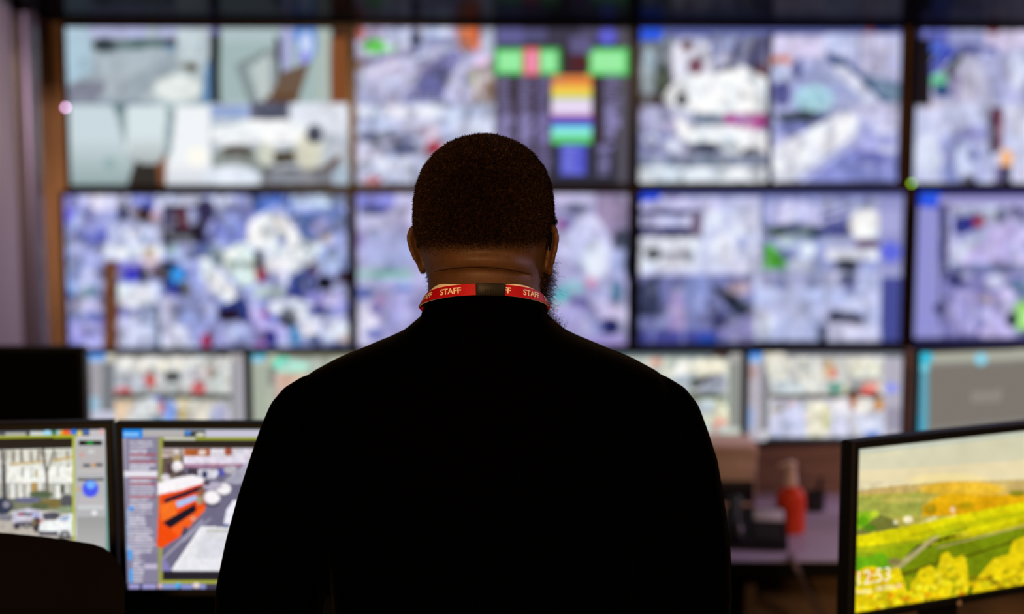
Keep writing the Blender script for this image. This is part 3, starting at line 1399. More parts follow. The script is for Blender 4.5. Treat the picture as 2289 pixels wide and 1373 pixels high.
PICS['field'] = '''
g 1880 920 2700 1120 ccd0bc ecdcb4
p c8ccba 1900,1000 2700,880 2700,1010 1900,1018
p d8d4b4 1900,1018 2700,930 2700,1040 1900,1050
p e8dab0 1900,1056 2700,1000 2700,1110 1900,1098
e 2120 1074 90 16 f4e2a4
l e4dcbc 3 1940,1025 2010,1012
p c8ac68 1900,1098 2000,1086 2100,1078 2300,1072 2700,1050 2700,1130 1900,1126
e 2150 1096 95 20 ecbc34
p b8ac48 1900,1107 2050,1100 2300,1120 2700,1130 2700,1200 1900,1196
p a4a848 1900,1112 2062,1105 2072,1152 1900,1162
e 2020 1118 50 7 c4b858
p dca408 2062,1132 2085,1118 2130,1108 2200,1108 2270,1104 2700,1080 2700,1150 2200,1152 2062,1154
e 2140 1115 50 12 ecb410
e 2080 1138 14 12 a88c10
e 2160 1132 20 8 b89808
e 2275 1103 20 7 8c8418
p 8cb81c 1900,1150 1935,1142 1960,1145 1970,1165 1970,1187 1900,1196
p 787c34 1966,1150 2002,1164 2012,1186 1900,1200
e 1930 1166 12 12 60a010
e 1955 1150 10 8 b4c82c
e 1945 1180 14 8 4c7c14
e 2030 1162 11 8 f4e8bc
e 2002 1168 5 5 ece0b8
p e8dca0 2045,1174 2090,1154 2096,1161 2050,1180
p ecdc8c 2115,1155 2196,1144 2199,1152 2130,1163
e 2130 1140 6 7 f0cc98
p dcd408 1900,1202 2010,1180 2100,1160 2300,1120 2700,1050 2700,1120 2100,1202 1900,1238
p c0c008 2020,1200 2120,1172 2300,1140 2300,1150 2100,1196
p a8b010 1900,1226 2050,1206 2162,1175 2162,1186 2040,1222 1900,1244
p c4bc08 2080,1216 2300,1158 2700,1070 2700,1120 2095,1228
p 748808 2008,1252 2100,1212 2300,1178 2700,1110 2700,1310 2000,1310 1958,1284
p 94a80c 1900,1242 2062,1210 2002,1264 1990,1278 1900,1278
p 68a810 1900,1247 1972,1235 1998,1256 1986,1274 1900,1290
e 1925 1240 30 5 889c14
p b4a86c 1983,1277 2085,1200 2100,1199 2000,1283
l aca058 4 2095,1225 2300,1173
l 545804 5 2155,1246 2262,1212 2400,1176
l 585408 6 2008,1288 2102,1257
e 2000 1256 15 8 908048
p e4cc0c 1895,1400 1900,1285 1940,1266 1962,1268 1975,1276 2010,1268 2022,1302 2045,1296 2055,1274 2080,1264 2095,1276 2104,1240 2120,1234 2132,1250 2152,1240 2162,1262 2168,1340 2160,1400
p e4cc0c 2164,1342 2186,1290 2222,1248 2255,1240 2264,1210 2300,1196 2500,1180 2700,1100 2700,1400 2164,1400
d 1900 1276 2018 1372 70 7 f8e418 c8b408 f0d008 a8a80c f0a808 fcec30
d 2024 1284 2162 1360 80 7 f8e418 c4b008 f0d008 a4a408 e8b008 fcec30
d 2106 1246 2158 1340 40 6 f8e820 d0bc08 f4d808 b0a808
d 2172 1290 2460 1340 90 8 e0bc08 a09008 f0d00c 887808 d89c08 c8c010
d 2226 1248 2420 1300 60 7 f0d80c c0a808 f8e41c a49c08
d 1960 1330 2160 1370 26 6 e07808 d89008 a89808
n 1895 1085 2700 1400 9 0.22
n 1895 1075 2700 1400 34 0.22
n 1895 900 2700 1090 50 0.08
e 2030 1310 6 14 849408
e 2168 1330 6 16 6c7c08
'''
# ------------------------------------------------------------------ the setting
WA = math.radians(3.6)                       # the display wall stands a little askew
WU = Vector((math.cos(WA), math.sin(WA), 0))
WN = Vector((math.sin(WA), -math.cos(WA), 0))   # towards the room
WP = Vector((0, 5.2, 0))
WR = Matrix.Rotation(WA, 4, 'Z')


def wall_pt(px, py, back=0.0):
    return on_plane(px, py, WP - WN * back, WN)


zs = wall_pt(1144, 47, -0.02).z              # underside of the soffit
c0 = WP - WN * 0.205
m = MB()
m.box(c0 + Vector((0, 0.03, 1.35)), (7.0, 0.06, 2.7), M=WR)
struct('wall_back', m, 'wood')
m = MB()
m.box((0.2, 1.0, -0.03), (7.2, 9.4, 0.06))
struct('floor', m, 'carpet')
m = MB()
m.box((0.2, 1.0, 2.73), (7.2, 9.4, 0.06))
struct('ceiling', m, 'ceiling_paint')
# low lacquered soffit over the displays, its left end cut slantwise against the side wall
A = at(80, 40, 4.9); A.z = zs
B = at_z(49, 0, zs)
dA = (B - A)
C_ = A + dA * 1.7
m = MB()
rgt = wall_pt(2700, 47, 0.2)
pl = [A - dA * 0.6, A, C_, Vector((3.2, C_.y, zs)), Vector((3.2, 5.56, zs))]
vs = [Vector((p.x, p.y, zs)) for p in pl] + [Vector((p.x, p.y, zs + 0.42)) for p in pl]
m.add(vs, [(0, 1, 2, 3, 4), (9, 8, 7, 6, 5)] + [(i, (i + 1) % 5, (i + 1) % 5 + 5, i + 5) for i in range(5)])
struct('trim_1', m, 'soffit_lacquer')
# side wall on the left running towards the camera, with a rounded glossy end post
_a = at(36, 300, 4.80)
wl_far = Vector((_a.x, _a.y, 0))
wdir = Vector((dA.x, dA.y, 0)).normalized()
near = wl_far + wdir * 1.27
m = MB()
tn = Vector((wdir.y, -wdir.x, 0))
if tn.x > 0:
    tn = -tn
q = [wl_far, near, near + tn * 0.12, wl_far + tn * 0.12]
m.add([Vector((p.x, p.y, 0)) for p in q] + [Vector((p.x, p.y, 2.7)) for p in q], [(3, 2, 1, 0), (4, 5, 6, 7)] + [(i, (i + 1) % 4, (i + 1) % 4 + 4, i + 4) for i in range(4)])
struct('wall_left', m, 'wall_paint')
m = MB()
pc = at(33, 300, 4.86)
m.lathe([(0.085, 0.0), (0.085, zs - 0.002)], (pc.x, pc.y, 0), 48)
struct('trim_2', m, 'gloss_paint', True)


# ------------------------------------------------------------------ displays
def monitor(name, label, cat, group, center, yaw, w, h, bez, depth, pic=None, res=(150, 84), stand=None, root_z=None, bezel_dot=None, bezmat='black_plastic', tilt=0.0, soft=2.0, dead=False, grow=0.0, gam=1.0, sat=1.0):
    """display faces local -y; root on the surface it stands on (or at the middle of a hung display)"""
    rz = center.z if root_z is None else root_z
    root = thing(name, (center.x, center.y, rz), label, cat, group, yaw)
    P = Matrix.Translation((0, 0, center.z - rz)) @ Matrix.Rotation(tilt, 4, 'X')
    RW = Matrix.Translation((center.x, center.y, rz)) @ Matrix.Rotation(yaw, 4, 'Z')
    # bezel ring
    W2, H2 = w / 2, h / 2
    prof = [(0.0, 0.0015), (0.0, -0.004), (0.0012, -0.0055), (bez - 0.002, -0.0055), (bez, -0.0035), (bez, depth * 0.55)]
    vs, fs = [], []
    for (o, y) in prof:
        for (sx, sz) in ((-1, -1), (1, -1), (1, 1), (-1, 1)):
            vs.append(P @ Vector((sx * (W2 + o), y, sz * (H2 + o))))
    for k in range(len(prof) - 1):
        for i in range(4):
            j = (i + 1) % 4
            fs.append((k * 4 + i, k * 4 + j, k * 4 + 4 + j, k * 4 + 4 + i))
    MB().add(vs, fs).build('bezel', bezmat, root, smooth=False)
    # housing behind
    hb = MB()
    hb.box((0, 0, 0), (w + 2 * bez - 0.004, depth * 0.5, h + 2 * bez - 0.004), 0.004, P @ Matrix.Translation((0, depth * 0.5 + 0.004, 0)))
    hb.box((0, 0, 0), (w * 0.7, depth * 0.5, h * 0.7), 0.012, P @ Matrix.Translation((0, depth * 0.98, 0)))
    hb.build('housing', 'black_plastic', root)
    # display
    nx, ny = res
    g = MB()
    xs = np.linspace(-W2, W2, nx)
    zz = np.linspace(H2, -H2, ny)
    me = bpy.data.meshes.new('display')
    LV = np.array([[x, 0.0, z] for z in zz for x in xs])
    Pm = np.array(P)
    LV = LV @ Pm[:3, :3].T + Pm[:3, 3]
    idx = np.arange(nx * ny).reshape(ny, nx)
    F = np.stack([idx[1:, :-1], idx[1:, 1:], idx[:-1, 1:], idx[:-1, :-1]], -1).reshape(-1, 4)
    me.from_pydata(LV.tolist(), [], F.tolist())
    d = link('display', me, 'dead_screen' if dead else 'lit_display', root, smooth=False)
    if pic:
        Rm = np.array(RW)
        X, Y = to_px(LV @ Rm[:3, :3].T + Rm[:3, 3])
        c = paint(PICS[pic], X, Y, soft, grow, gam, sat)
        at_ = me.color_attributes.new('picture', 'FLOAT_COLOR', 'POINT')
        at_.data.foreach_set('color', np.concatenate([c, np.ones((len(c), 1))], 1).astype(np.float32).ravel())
    if bezel_dot:
        lx, lz, lm, lr = bezel_dot
        l = MB()
        l.box((0, 0, 0), (lr, 0.004, lr), 0.001, P @ Matrix.Translation((lx, -0.0065, lz)))
        l.build('bezel_light', lm, root)
    if stand == 'foot':
        hz = center.z - rz
        s = MB()
        s.box((0, depth * 1.2 + 0.028, (hz + 0.014) / 2), (0.07, 0.026, hz - 0.014), 0.006)
        s.build('stand_neck', 'black_plastic', root)
        s = MB()
        s.lathe([(0.112, 0.0), (0.115, 0.004), (0.11, 0.011), (0.06, 0.0145)], (0, depth * 1.2 + 0.01, 0), 40)
        s.build('stand_base', 'black_plastic', root)
    elif stand == 'wall':
        s = MB()
        s.box((0, depth * 1.25 + 0.036, 0), (w * 0.45, 0.07, h * 0.4), 0.004)
        s.build('wall_bracket', 'black_plastic', root)
    elif stand == 'arm':
        s = MB()
        s.box((0, depth * 1.3 + 0.0155, 0), (0.1, 0.03, 0.1), 0.004)
        s.build('mount_plate', 'black_plastic', root)
    return root, P


def fit(xl, xr, yt, yb, p0, n, yaw):
    xc, yc = (xl + xr) / 2, (yt + yb) / 2
    L, Rr = on_plane(xl, yc, p0, n), on_plane(xr, yc, p0, n)
    T, Bq = on_plane(xc, yt, p0, n), on_plane(xc, yb, p0, n)
    cen = (L + Rr) / 2
    cen.z = (T.z + Bq.z) / 2
    return cen, (L - Rr).length, (T - Bq).length


WALL = [
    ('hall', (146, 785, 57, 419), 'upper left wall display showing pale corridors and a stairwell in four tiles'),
    ('street', (790, 1412, 57, 416), 'upper wall display with a street view beside a dark panel of green and rainbow blocks'),
    ('square', (1423, 2016, 59, 413), 'upper wall display with a white van beside a diagonal road'),
    ('ramp', (2040, 2630, 63, 414), 'upper right wall display with a black bar down its upper left side'),
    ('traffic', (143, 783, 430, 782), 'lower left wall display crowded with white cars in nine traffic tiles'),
    ('plaza', (792, 1410, 428, 779), "lower wall display behind the man's head and shoulders"),
    ('road', (1423, 2022, 424, 777), 'lower wall display of four street tiles with a bright green verge and a blue disc'),
    ('map', (2041, 2632, 424, 773), 'lower right wall display with a blue tab and a long text list at its left'),
]
for k, (pic, (a, b, c, d), lab) in enumerate(WALL):
    p0 = WP - WN * (0.05 if k < 4 else 0.0)
    cen, w, h = fit(a + 7, b - 7, c + 6, d - 6, p0, WN, WA)
    bezel_dot = None
    if pic == 'ramp':
        bezel_dot = (-w / 2 - 0.008, -h / 2 - 0.002, 'led_green', 0.010)
    if pic == 'hall':
        bezel_dot = (-w / 2 - 0.008, h / 2 - h * (240 - 57) / 362, 'pink_glint', 0.010)
    monitor('video_display', lab, 'screen', 'displays of the video wall', cen, WA, w, h, 0.0152, 0.06, pic, (150, 86), 'wall', bezel_dot=bezel_dot, bezmat='gloss_black', grow=5.0, gam=1.12 if k < 2 else (1.2 if k < 4 else 1.3), sat=0.86)

# console behind, with its upright wooden back board
yF = at_z(1760, 1256, 0.74).y
yB = 4.03
XD, WD = 0.31, 2.78
m_root = thing('control_desk', (XD, (yF + yB) / 2, 0), 'long grey control desk with a dark edge under the row of desk monitors', 'desk')
off = Vector((XD, (yF + yB) / 2, 0))
mb = MB()
mb.box((XD, (yF + yB) / 2 + 0.004, 0.7385), (WD, yB - yF - 0.008, 0.003))
mb.build('desk_top', 'laminate', m_root, False, off)
mb = MB()
mb.box((XD, (yF + yB) / 2, 0.719), (WD, yB - yF, 0.036), 0.003)
mb.build('desk_edge', 'edge_black', m_root, False, off)
ztop = at(2032, 783, yB).z
mb = MB()
mb.box((XD, yB + 0.012, (ztop + 0.0) / 2), (WD, 0.022, ztop), 0.002)
bb = mb.build('back_board', 'dark_wood', None, False, Vector((XD, yB + 0.012, 0)))
bb.location = (XD, yB + 0.012, 0)
tag(bb, 'brown wooden board behind the desk monitors and the red bottle', 'board')
mb = MB()
mb.box((XD + WD / 4 - 0.03, yF + 0.25, 0.35), (WD / 2 + 0.06, 0.02, 0.70), 0.001)
mb.build('front_panel', 'panel_brown', m_root, False, off)
mb = MB()
mb.box((XD - WD / 4 - 0.03, yF + 0.25, 0.35), (WD / 2 - 0.06, 0.02, 0.70), 0.001)
mb.build('front_panel', 'edge_black', m_root, False, off)  # left half coloured black to stand for shade from the front desk
for lx in (-1.03, at_z(1648, 1300, 0.6).x, 1.66):
    mb = MB()
    mb.box((lx, (yF + yB) / 2 + 0.03, 0.35), (0.028, yB - yF - 0.12, 0.70), 0.001)
    mb.build('leg_panel', 'panel_brown', m_root, False, off)
mb = MB()
cp = [at(1768, 1240, yF + 0.03), at(1772, 1252, yF - 0.004), at(1782, 1275, yF - 0.012), at(1796, 1305, yF + 0.02), at(1818, 1345, yF + 0.10), at(1840, 1400, yF + 0.12), at(1850, 1480, yF + 0.12)]
mb.tube(cp, 0.007, 8)
cp[0].z = 0.748
tag(mb.build('power_cable', 'cable_grey'), 'grey cable hanging over the front edge of the control desk', 'cable')

# second row: desk monitors on the back board
yM = 3.955
MN = Vector((0, -1, 0))
MID = [
    ('desk_crossing', (198, 551, 786, 990), 'desk monitor under the wall with red cars in two street tiles, beside the dark monitor'),
    ('desk_shop', (561, 912, 786, 990), "desk monitor half hidden by the man's left shoulder, teal tab at top left"),
    ('desk_junction', (1308, 1660, 785, 988), "desk monitor half hidden by the man's right shoulder, next to the red bottle"),
    ('desk_arcade', (1669, 2019, 784, 989), 'desk monitor above the red bottle, showing white market stalls and a red car'),
]
for pic, (a, b, c, d), lab in MID:
    cen, w, h = fit(a + 4, b - 4, c + 4, d - 4, Vector((0, yM, 0)), MN, 0)
    monitor('desk_monitor', lab, 'monitor', 'monitors along the control desk', cen, 0.0, w, h, 0.009, 0.035, pic, (130, 76), 'arm', bezmat='black_plastic', grow=3.0, gam=1.08, sat=1.0)
# turned monitor at the right end, almost blank
ya5 = math.radians(14)
u5 = Vector((math.cos(ya5), math.sin(ya5), 0))
pl5 = at(2053, 880, 3.66)
h5 = (at(2053, 788, 3.66) - at(2053, 972, 3.66)).length
w5 = h5 * 16 / 9
cen = pl5 + u5 * (w5 / 2)
cen.z = (at(2053, 788, 3.66).z + at(2053, 972, 3.66).z) / 2
monitor('desk_monitor', 'grey nearly blank monitor with a cyan strip, behind the sunny meadow screen', 'monitor', 'monitors along the control desk', cen, ya5, w5, h5, 0.008, 0.035, 'desk_form', (120, 70), 'foot', 0.74)
# dark monitor at the left
ld = at(192, 870, 3.45)
hd = (at(192, 800, 3.45) - at(192, 990, 3.45)).length
wd = 0.443
cen = Vector((ld.x - wd / 2 - 0.006, 3.43, at(192, 895, 3.45).z))
monitor('desk_monitor', 'switched-off black monitor at the far left below the side wall', 'monitor', 'monitors along the control desk', cen, 0.0, wd, 0.249, 0.012, 0.04, None, (4, 4), 'foot', 0.74, dead=True)

# ------------------------------------------------------------------ near desk with its monitors
nd = thing('operator_desk', (0.0, 2.42, 0), 'dark front desk carrying the bus, terrace and meadow monitors', 'desk')
mb = MB()
mb.box((0.0, 2.42, 0.7225), (3.0, 0.70, 0.035), 0.004)
mb.build('desk_top', 'edge_black', nd, False, Vector((0, 2.42, 0)))
for lx in (-1.42, 1.42):
    mb = MB()
    mb.box((lx, 2.42, 0.3525), (0.03, 0.6, 0.705), 0.002)
    mb.build('leg_panel', 'panel_brown', nd, False, Vector((0, 2.42, 0)))

yN = 2.19
cen, w, h = fit(279, 279 + 634, 959, 1317, Vector((0, yN, 0)), MN, 0)
monitor('computer_monitor', 'front monitor with an orange double-decker bus on its screen', 'monitor', 'front desk monitors', cen, 0, 0.443, h, 0.011, 0.035, 'near_bus', (330, 190), 'foot', 0.74, soft=1.2)
ya1 = math.radians(6)
pr = at(241, 1130, 2.2)
u1 = Vector((math.cos(ya1), math.sin(ya1), 0))
h1 = (at(240, 958, 2.2) - at(240, 1312, 2.2)).length
cen = pr - u1 * (0.443 / 2)
cen.z = (at(240, 958, 2.2).z + at(240, 1312, 2.2).z) / 2
monitor('computer_monitor', 'front monitor showing white terraced houses and parked cars, behind the chair', 'monitor', 'front desk monitors', cen, ya1, 0.443, h1, 0.012, 0.035, 'near_terrace', (340, 190), 'foot', 0.74, soft=1.2)
yaR = math.radians(25)
uR = Vector((math.cos(yaR), math.sin(yaR), 0))
plR = at(1913, 1187, 2.15)
hR = (at(1913, 1004, 2.15) - at(1913, 1371, 2.15)).length
wR = hR * 16 / 9
cen = plR + uR * (wR / 2)
cen.z = (at(1913, 1004, 2.15).z + at(1913, 1371, 2.15).z) / 2
RM, RP = monitor('computer_monitor', 'front right monitor with a sunny yellow meadow wallpaper and the clock 12:53', 'monitor', 'front desk monitors', cen, yaR, wR, hR, 0.0135, 0.035, 'field', (340, 190), 'foot', 0.74, soft=1.2)
RW_ = Matrix.Translation(RM.location) @ Matrix.Rotation(yaR, 4, 'Z') @ RP
RI = RW_.inverted()
nR = Vector((math.sin(yaR), -math.cos(yaR), 0))


def on_R(px, py):
    return RI @ on_plane(px, py, cen, nR)


def screen_text(name, s, p_left, p_right, p_height, mm, width_fit=True, yo=-0.0008):
    a, b = on_R(*p_left), on_R(*p_right)
    me = text_mesh(s, 1.0)
    co = np.array([v.co[:] for v in me.vertices])
    mn, mx = co.min(0), co.max(0)
    hgt = abs(p_height)
    sx = (b.x - a.x) / (mx[0] - mn[0])
    sy = hgt / (mx[1] - mn[1])
    for v in me.vertices:
        x, y = (v.co.x - mn[0]) * sx, (v.co.y - mn[1]) * sy
        v.co = RP @ Vector((a.x + x, yo, a.z + y))
    return link(name, me, mm, RM, False)


screen_text('clock_digits', '12:53', (1917, 1309), (1989, 1297), 0.0225, 'led_white')
screen_text('date_text', 'Friday, 18 March', (1909, 1334), (2014, 1318), 0.0105, 'led_white')
# small round mark with a short word on the lower bezel
lg = on_R(2139, 1346)
mb = MB()
mb.lathe([(0.0045, 0), (0.0045, 0.0006)], (0, 0, 0), 24, RP @ Matrix.Translation((lg.x, -0.0055, lg.z)) @ Matrix.Rotation(math.pi / 2, 4, 'X'))
mb.build('maker_mark', 'logo_grey', RM)

# ------------------------------------------------------------------ things on the control desk
def on_desk(px, py):
    return at_z(px, py, 0.74)


b0 = on_desk(1766, 1189)
br = thing('soap_bottle', (b0.x, b0.y, 0.74), 'red soap bottle with a pale pump neck standing on the control desk', 'bottle')
mb = MB()
mb.lathe([(0.030, 0), (0.036, 0.003), (0.038, 0.012), (0.0385, 0.085), (0.0375, 0.097), (0.033, 0.108), (0.022, 0.117), (0.0155, 0.121)], (0, 0, 0), 36)
mb.build('bottle_body', 'red_liquid', br)
mb = MB()
mb.lathe([(0.0165, 0.1215), (0.017, 0.124), (0.017, 0.141), (0.0145, 0.144), (0.0135, 0.150), (0.0125, 0.165), (0.009, 0.168)], (0, 0, 0), 28)
mb.build('pump_collar', 'pump_clear', br)
mb = MB()
mb.lathe([(0.006, 0.1682), (0.006, 0.172), (0.013, 0.173), (0.0135, 0.182), (0.009, 0.186)], (0, 0, 0), 24)
mb.tube([(0, 0, 0.179), (-0.016, 0, 0.180), (-0.027, -0.002, 0.177), (-0.031, -0.002, 0.172)], 0.0042, 10)
mb.build('pump_nozzle', 'pump_clear', br)

p0 = on_desk(1688, 1212)
pr_ = thing('desk_phone', (p0.x, p0.y, 0.74), 'black desk phone with a pale screen in front of the red bottle', 'phone', rz=math.radians(-8))
mb = MB()
pw, pd = 0.155, 0.15
vs = [(-pw / 2, -pd / 2, 0), (pw / 2, -pd / 2, 0), (pw / 2, pd / 2, 0), (-pw / 2, pd / 2, 0), (-pw / 2, -pd / 2, 0.018), (pw / 2, -pd / 2, 0.018), (pw / 2, pd / 2, 0.072), (-pw / 2, pd / 2, 0.072)]
mb.add(vs, [(3, 2, 1, 0), (4, 5, 6, 7), (0, 1, 5, 4), (1, 2, 6, 5), (2, 3, 7, 6), (3, 0, 4, 7)])
mb.build('phone_base', 'phone_grey', pr_, False)
sl = math.atan2(0.054, pd)
SM = Matrix.Translation((0, 0, 0.0455)) @ Matrix.Rotation(sl, 4, 'X')
mb = MB()
mb.box((0, 0, 0), (0.075, 0.05, 0.003), 0.001, SM @ Matrix.Translation((0.034, 0.042, 0.0015)))
mb.build('phone_screen', 'paper_white', pr_)
for r in range(4):
    for c in range(3):
        mb = MB()
        mb.box((0, 0, 0), (0.014, 0.010, 0.004), 0.001, SM @ Matrix.Translation((0.008 + c * 0.021, -0.056 + r * 0.018, 0.002)))
        mb.build('phone_key', 'key_grey', pr_)
mb = MB()
hp = [SM @ Vector((-0.05, y, z)) for y, z in ((-0.075, 0.012), (-0.06, 0.026), (-0.03, 0.032), (0.03, 0.032), (0.06, 0.026), (0.075, 0.012))]
mb.tube(hp, [(0.017, 0.02), (0.02, 0.02), (0.013, 0.011), (0.013, 0.011), (0.02, 0.02), (0.017, 0.02)], 14)
mb.build('handset', 'phone_grey', pr_)

x0 = on_desk(1640, 1158)
xr = on_desk(1688, 1158)
bx = thing('storage_box', (xr.x - 0.11, x0.y + 0.075, 0.74), "beige storage box beside the man's right elbow on the control desk", 'box')
mb = MB()
mb.box((0, 0, 0.084), (0.22, 0.15, 0.168), 0.003)
mb.build('box_body', 'card_beige', bx)
mb = MB()
mb.box((0, 0, 0.183), (0.228, 0.158, 0.03), 0.003)
mb.build('box_lid', 'card_beige', bx)
mb = MB()
mb.box((0.004, -0.0765, 0.073), (0.205, 0.003, 0.06), 0.001)
mb.build('label_holder', 'phone_grey', bx)

c1 = on_desk(1822, 1141)
cr = thing('pen_pot', (c1.x, c1.y, 0.74), 'small black pen pot standing to the right of the red bottle', 'pot')
mb = MB()
mb.lathe([(0.024, 0), (0.026, 0.002), (0.027, 0.052), (0.0245, 0.0525), (0.0235, 0.006)], (0, 0, 0), 28)
mb.build('pot_body', 'phone_grey', cr)
for nm, dx, dy, lean, ln in (('pen', 0.008, 0.004, 0.12, 0.092), ('pen', 0.004, 0.010, 0.20, 0.085)):
    mb = MB()
    mb.tube([(dx, dy, 0.0065), (dx + lean * ln * 0.6, dy, ln)], [0.0038, 0.0038], 8)
    o = mb.build(nm, 'black_plastic')
    o.location = (c1.x, c1.y, 0.74)
    tag(o, 'dark pen leaning in the black pen pot', 'pen', 'pens in the black pot')

# ------------------------------------------------------------------ office chair at the left
yC = 1.93
cx = at(294, 1260, yC).x - 0.245
zt = at(20, 1188, yC).z - 0.010
chair = thing('office_chair', (cx, yC + 0.22, 0), 'black high-backed office chair at the lower left in front of the terrace monitor', 'chair')
co_ = Vector((cx, yC + 0.22, 0))
mb = MB()
NX, NZ = 28, 32
bw, bh = 0.245, 0.66
fr, bk = [], []
vs, fs = [], []
for k in range(NZ + 1):
    t = k / NZ
    for i in range(NX + 1):
        s = -1 + 2 * i / NX
        v = -1 + 2 * t
        X, Z = s, v
        rr = 0.05
        ax, az = abs(s) * bw - (bw - rr), abs(v) * bh / 2 - (bh / 2 - rr)
        if ax > 0 and az > 0:
            k_ = max(ax, az) / math.hypot(ax, az)
            X = math.copysign((bw - rr + ax * k_) / bw, s)
            Z = math.copysign((bh / 2 - rr + az * k_) / (bh / 2), v)
        edge = max(abs(s), abs(v))
        th = 0.036 * (1 - edge ** 6) ** 0.5 if edge < 1 else 0.0
        yy = 0.05 * X * X - 0.035 * Z * Z + 0.012 * math.sin(Z * 2.6)
        wloc = bw * (1 - 0.10 * max(0, -Z))
        vs.append((cx + X * wloc, yC - yy - th * 0.55, zt - bh / 2 + Z * bh / 2 - 0.012 * (X - 0.3) - 0.006 * (X - 0.3) ** 2))
        vs.append((cx + X * wloc, yC - yy + th, zt - bh / 2 + Z * bh / 2 - 0.012 * (X - 0.3) - 0.006 * (X - 0.3) ** 2))
n1 = NX + 1
for k in range(NZ):
    for i in range(NX):
        a, b, c, d = k * n1 + i, k * n1 + i + 1, (k + 1) * n1 + i + 1, (k + 1) * n1 + i
        fs.append((2 * a, 2 * b, 2 * c, 2 * d))
        fs.append((2 * d + 1, 2 * c + 1, 2 * b + 1, 2 * a + 1))
mb.add(vs, fs)
bo = mb.build('backrest', 'chair_fabric', chair, True, co_)
mb = MB()
mb.box((cx, yC + 0.30, 0.475), (0.49, 0.47, 0.075), 0.03, seg=4)
mb.build('seat', 'chair_fabric', chair, True, co_)
mb = MB()
mb.tube([(cx, yC + 0.16, 0.41), (cx, yC - 0.03, 0.42), (cx, yC - 0.075, 0.50), (cx, yC - 0.05, 0.70)], [(0.03, 0.012)] * 4, 12)
mb.build('back_bracket', 'black_plastic', chair, True, co_)
for s in (-1, 1):
    mb = MB()
    mb.tube([(cx + s * 0.25, yC + 0.22, 0.44), (cx + s * 0.275, yC + 0.22, 0.50), (cx + s * 0.275, yC + 0.20, 0.655)], [(0.018, 0.012)] * 3, 10)
    mb.box((cx + s * 0.275, yC + 0.22, 0.67), (0.07, 0.24, 0.028), 0.011, seg=3)
    mb.build('armrest', 'black_plastic', chair, True, co_)
mb = MB()
mb.lathe([(0.03, 0.10), (0.03, 0.26), (0.018, 0.262), (0.018, 0.437)], (cx, yC + 0.25, 0), 20)
mb.build('gas_lift', 'black_plastic', chair, True, co_)
mb = MB()
for k in range(5):
    a = 2 * math.pi * k / 5 + 0.3
    mb.tube([(cx, yC + 0.25, 0.105), (cx + 0.15 * math.cos(a), yC + 0.25 + 0.15 * math.sin(a), 0.095), (cx + 0.29 * math.cos(a), yC + 0.25 + 0.29 * math.sin(a), 0.072)], [(0.03, 0.018), (0.024, 0.015), (0.018, 0.012)], 10)
mb.build('star_base', 'black_plastic', chair, True, co_)
for k in range(5):
    a = 2 * math.pi * k / 5 + 0.3
    mb = MB()
    mb.lathe([(0.022, -0.011), (0.029, -0.008), (0.029, 0.008), (0.022, 0.011)], (0, 0, 0), 20, Matrix.Translation((cx + 0.28 * math.cos(a), yC + 0.25 + 0.28 * math.sin(a), 0.029)) @ Matrix.Rotation(a, 4, 'Z') @ Matrix.Rotation(math.pi / 2, 4, 'X'))
    mb.build('caster', 'black_plastic', chair, True, co_)
# ------------------------------------------------------------------ the man seen from behind
YH, YT = 1.76, 1.775
X0 = at(1083, 500, YH).x
YAW = math.radians(-12)
HR = Matrix.Translation((X0, YH, 0)) @ Matrix.Rotation(YAW, 4, 'Z')
HRI = HR.inverted()


def zp(py, Y):
    return at(1083, py, Y).z


def hw(half, py, Y):
    return at(1083 + half, py, Y).x - at(1083, py, Y).x


person = thing('person', (X0, YH, 0), 'broad man in a black sweater and red lanyard seen from behind, facing the screens', 'person')
POFF = Vector((X0, YH, 0))


def remesh(mb, name, voxel, it, fac=0.5):
    me = mb.mesh(name)
    o = bpy.data.objects.new(name, me)
    COL.objects.link(o)
    r = o.modifiers.new('r', 'REMESH')
    r.mode = 'VOXEL'
    r.voxel_size = voxel
    s = o.modifiers.new('s', 'SMOOTH')
    s.factor = fac
    s.iterations = it
    dg = bpy.context.evaluated_depsgraph_get()
    out = bpy.data.meshes.new_from_object(o.evaluated_get(dg))
    bpy.data.objects.remove(o)
    bpy.data.meshes.remove(me)
    out.name = name
    return out


def get_co(me):
    a = np.empty(len(me.vertices) * 3, np.float32)
    me.vertices.foreach_get('co', a)
    return a.reshape(-1, 3).astype(float)


def set_co(me, c):
    me.vertices.foreach_set('co', c.astype(np.float32).ravel())
    me.update()


# head: (image row, half width px, back m, front m)
HEAD = [(308, 5, .012, .012), (311, 26, .032, .030), (318, 52, .052, .048), (331, 79, .069, .064), (350, 103, .083, .077), (378, 126, .094, .088),
        (413, 141, .101, .094), (450, 147, .103, .098), (485, 149, .103, .099), (520, 147, .099, .097), (555, 142, .090, .098), (585, 135, .076, .099),
        (615, 130, .058, .099), (645, 125, .035, .098), (675, 115, .012, .095), (700, 100, -.004, .092), (722, 76, -.018, .087), (734, 46, -.03, .078)]
NECK = [(530, 128, .080, .03), (560, 130, .0875, .035), (585, 129, .085, .04), (610, 127, .0805, .045), (640, 126, .0765, .048), (680, 128, .0760, .05), (720, 134, .082, .055), (770, 160, .083, .06)]
TORSO = [(694, 132, .103, .052), (706, 143, .107, .058), (720, 160, .111, .062), (736, 178, .115, .066), (752, 211, .119, .072), (768, 250, .123, .078), (786, 294, .128, .086), (806, 340, .132, .096),
         (832, 388, .137, .106), (862, 418, .142, .114), (900, 430, .146, .122), (960, 424, .149, .132), (1050, 400, .148, .142), (1160, 372, .142, .150), (1270, 348, .135, .156), (1380, 336, .130, .164), (1500, 340, .132, .176)]


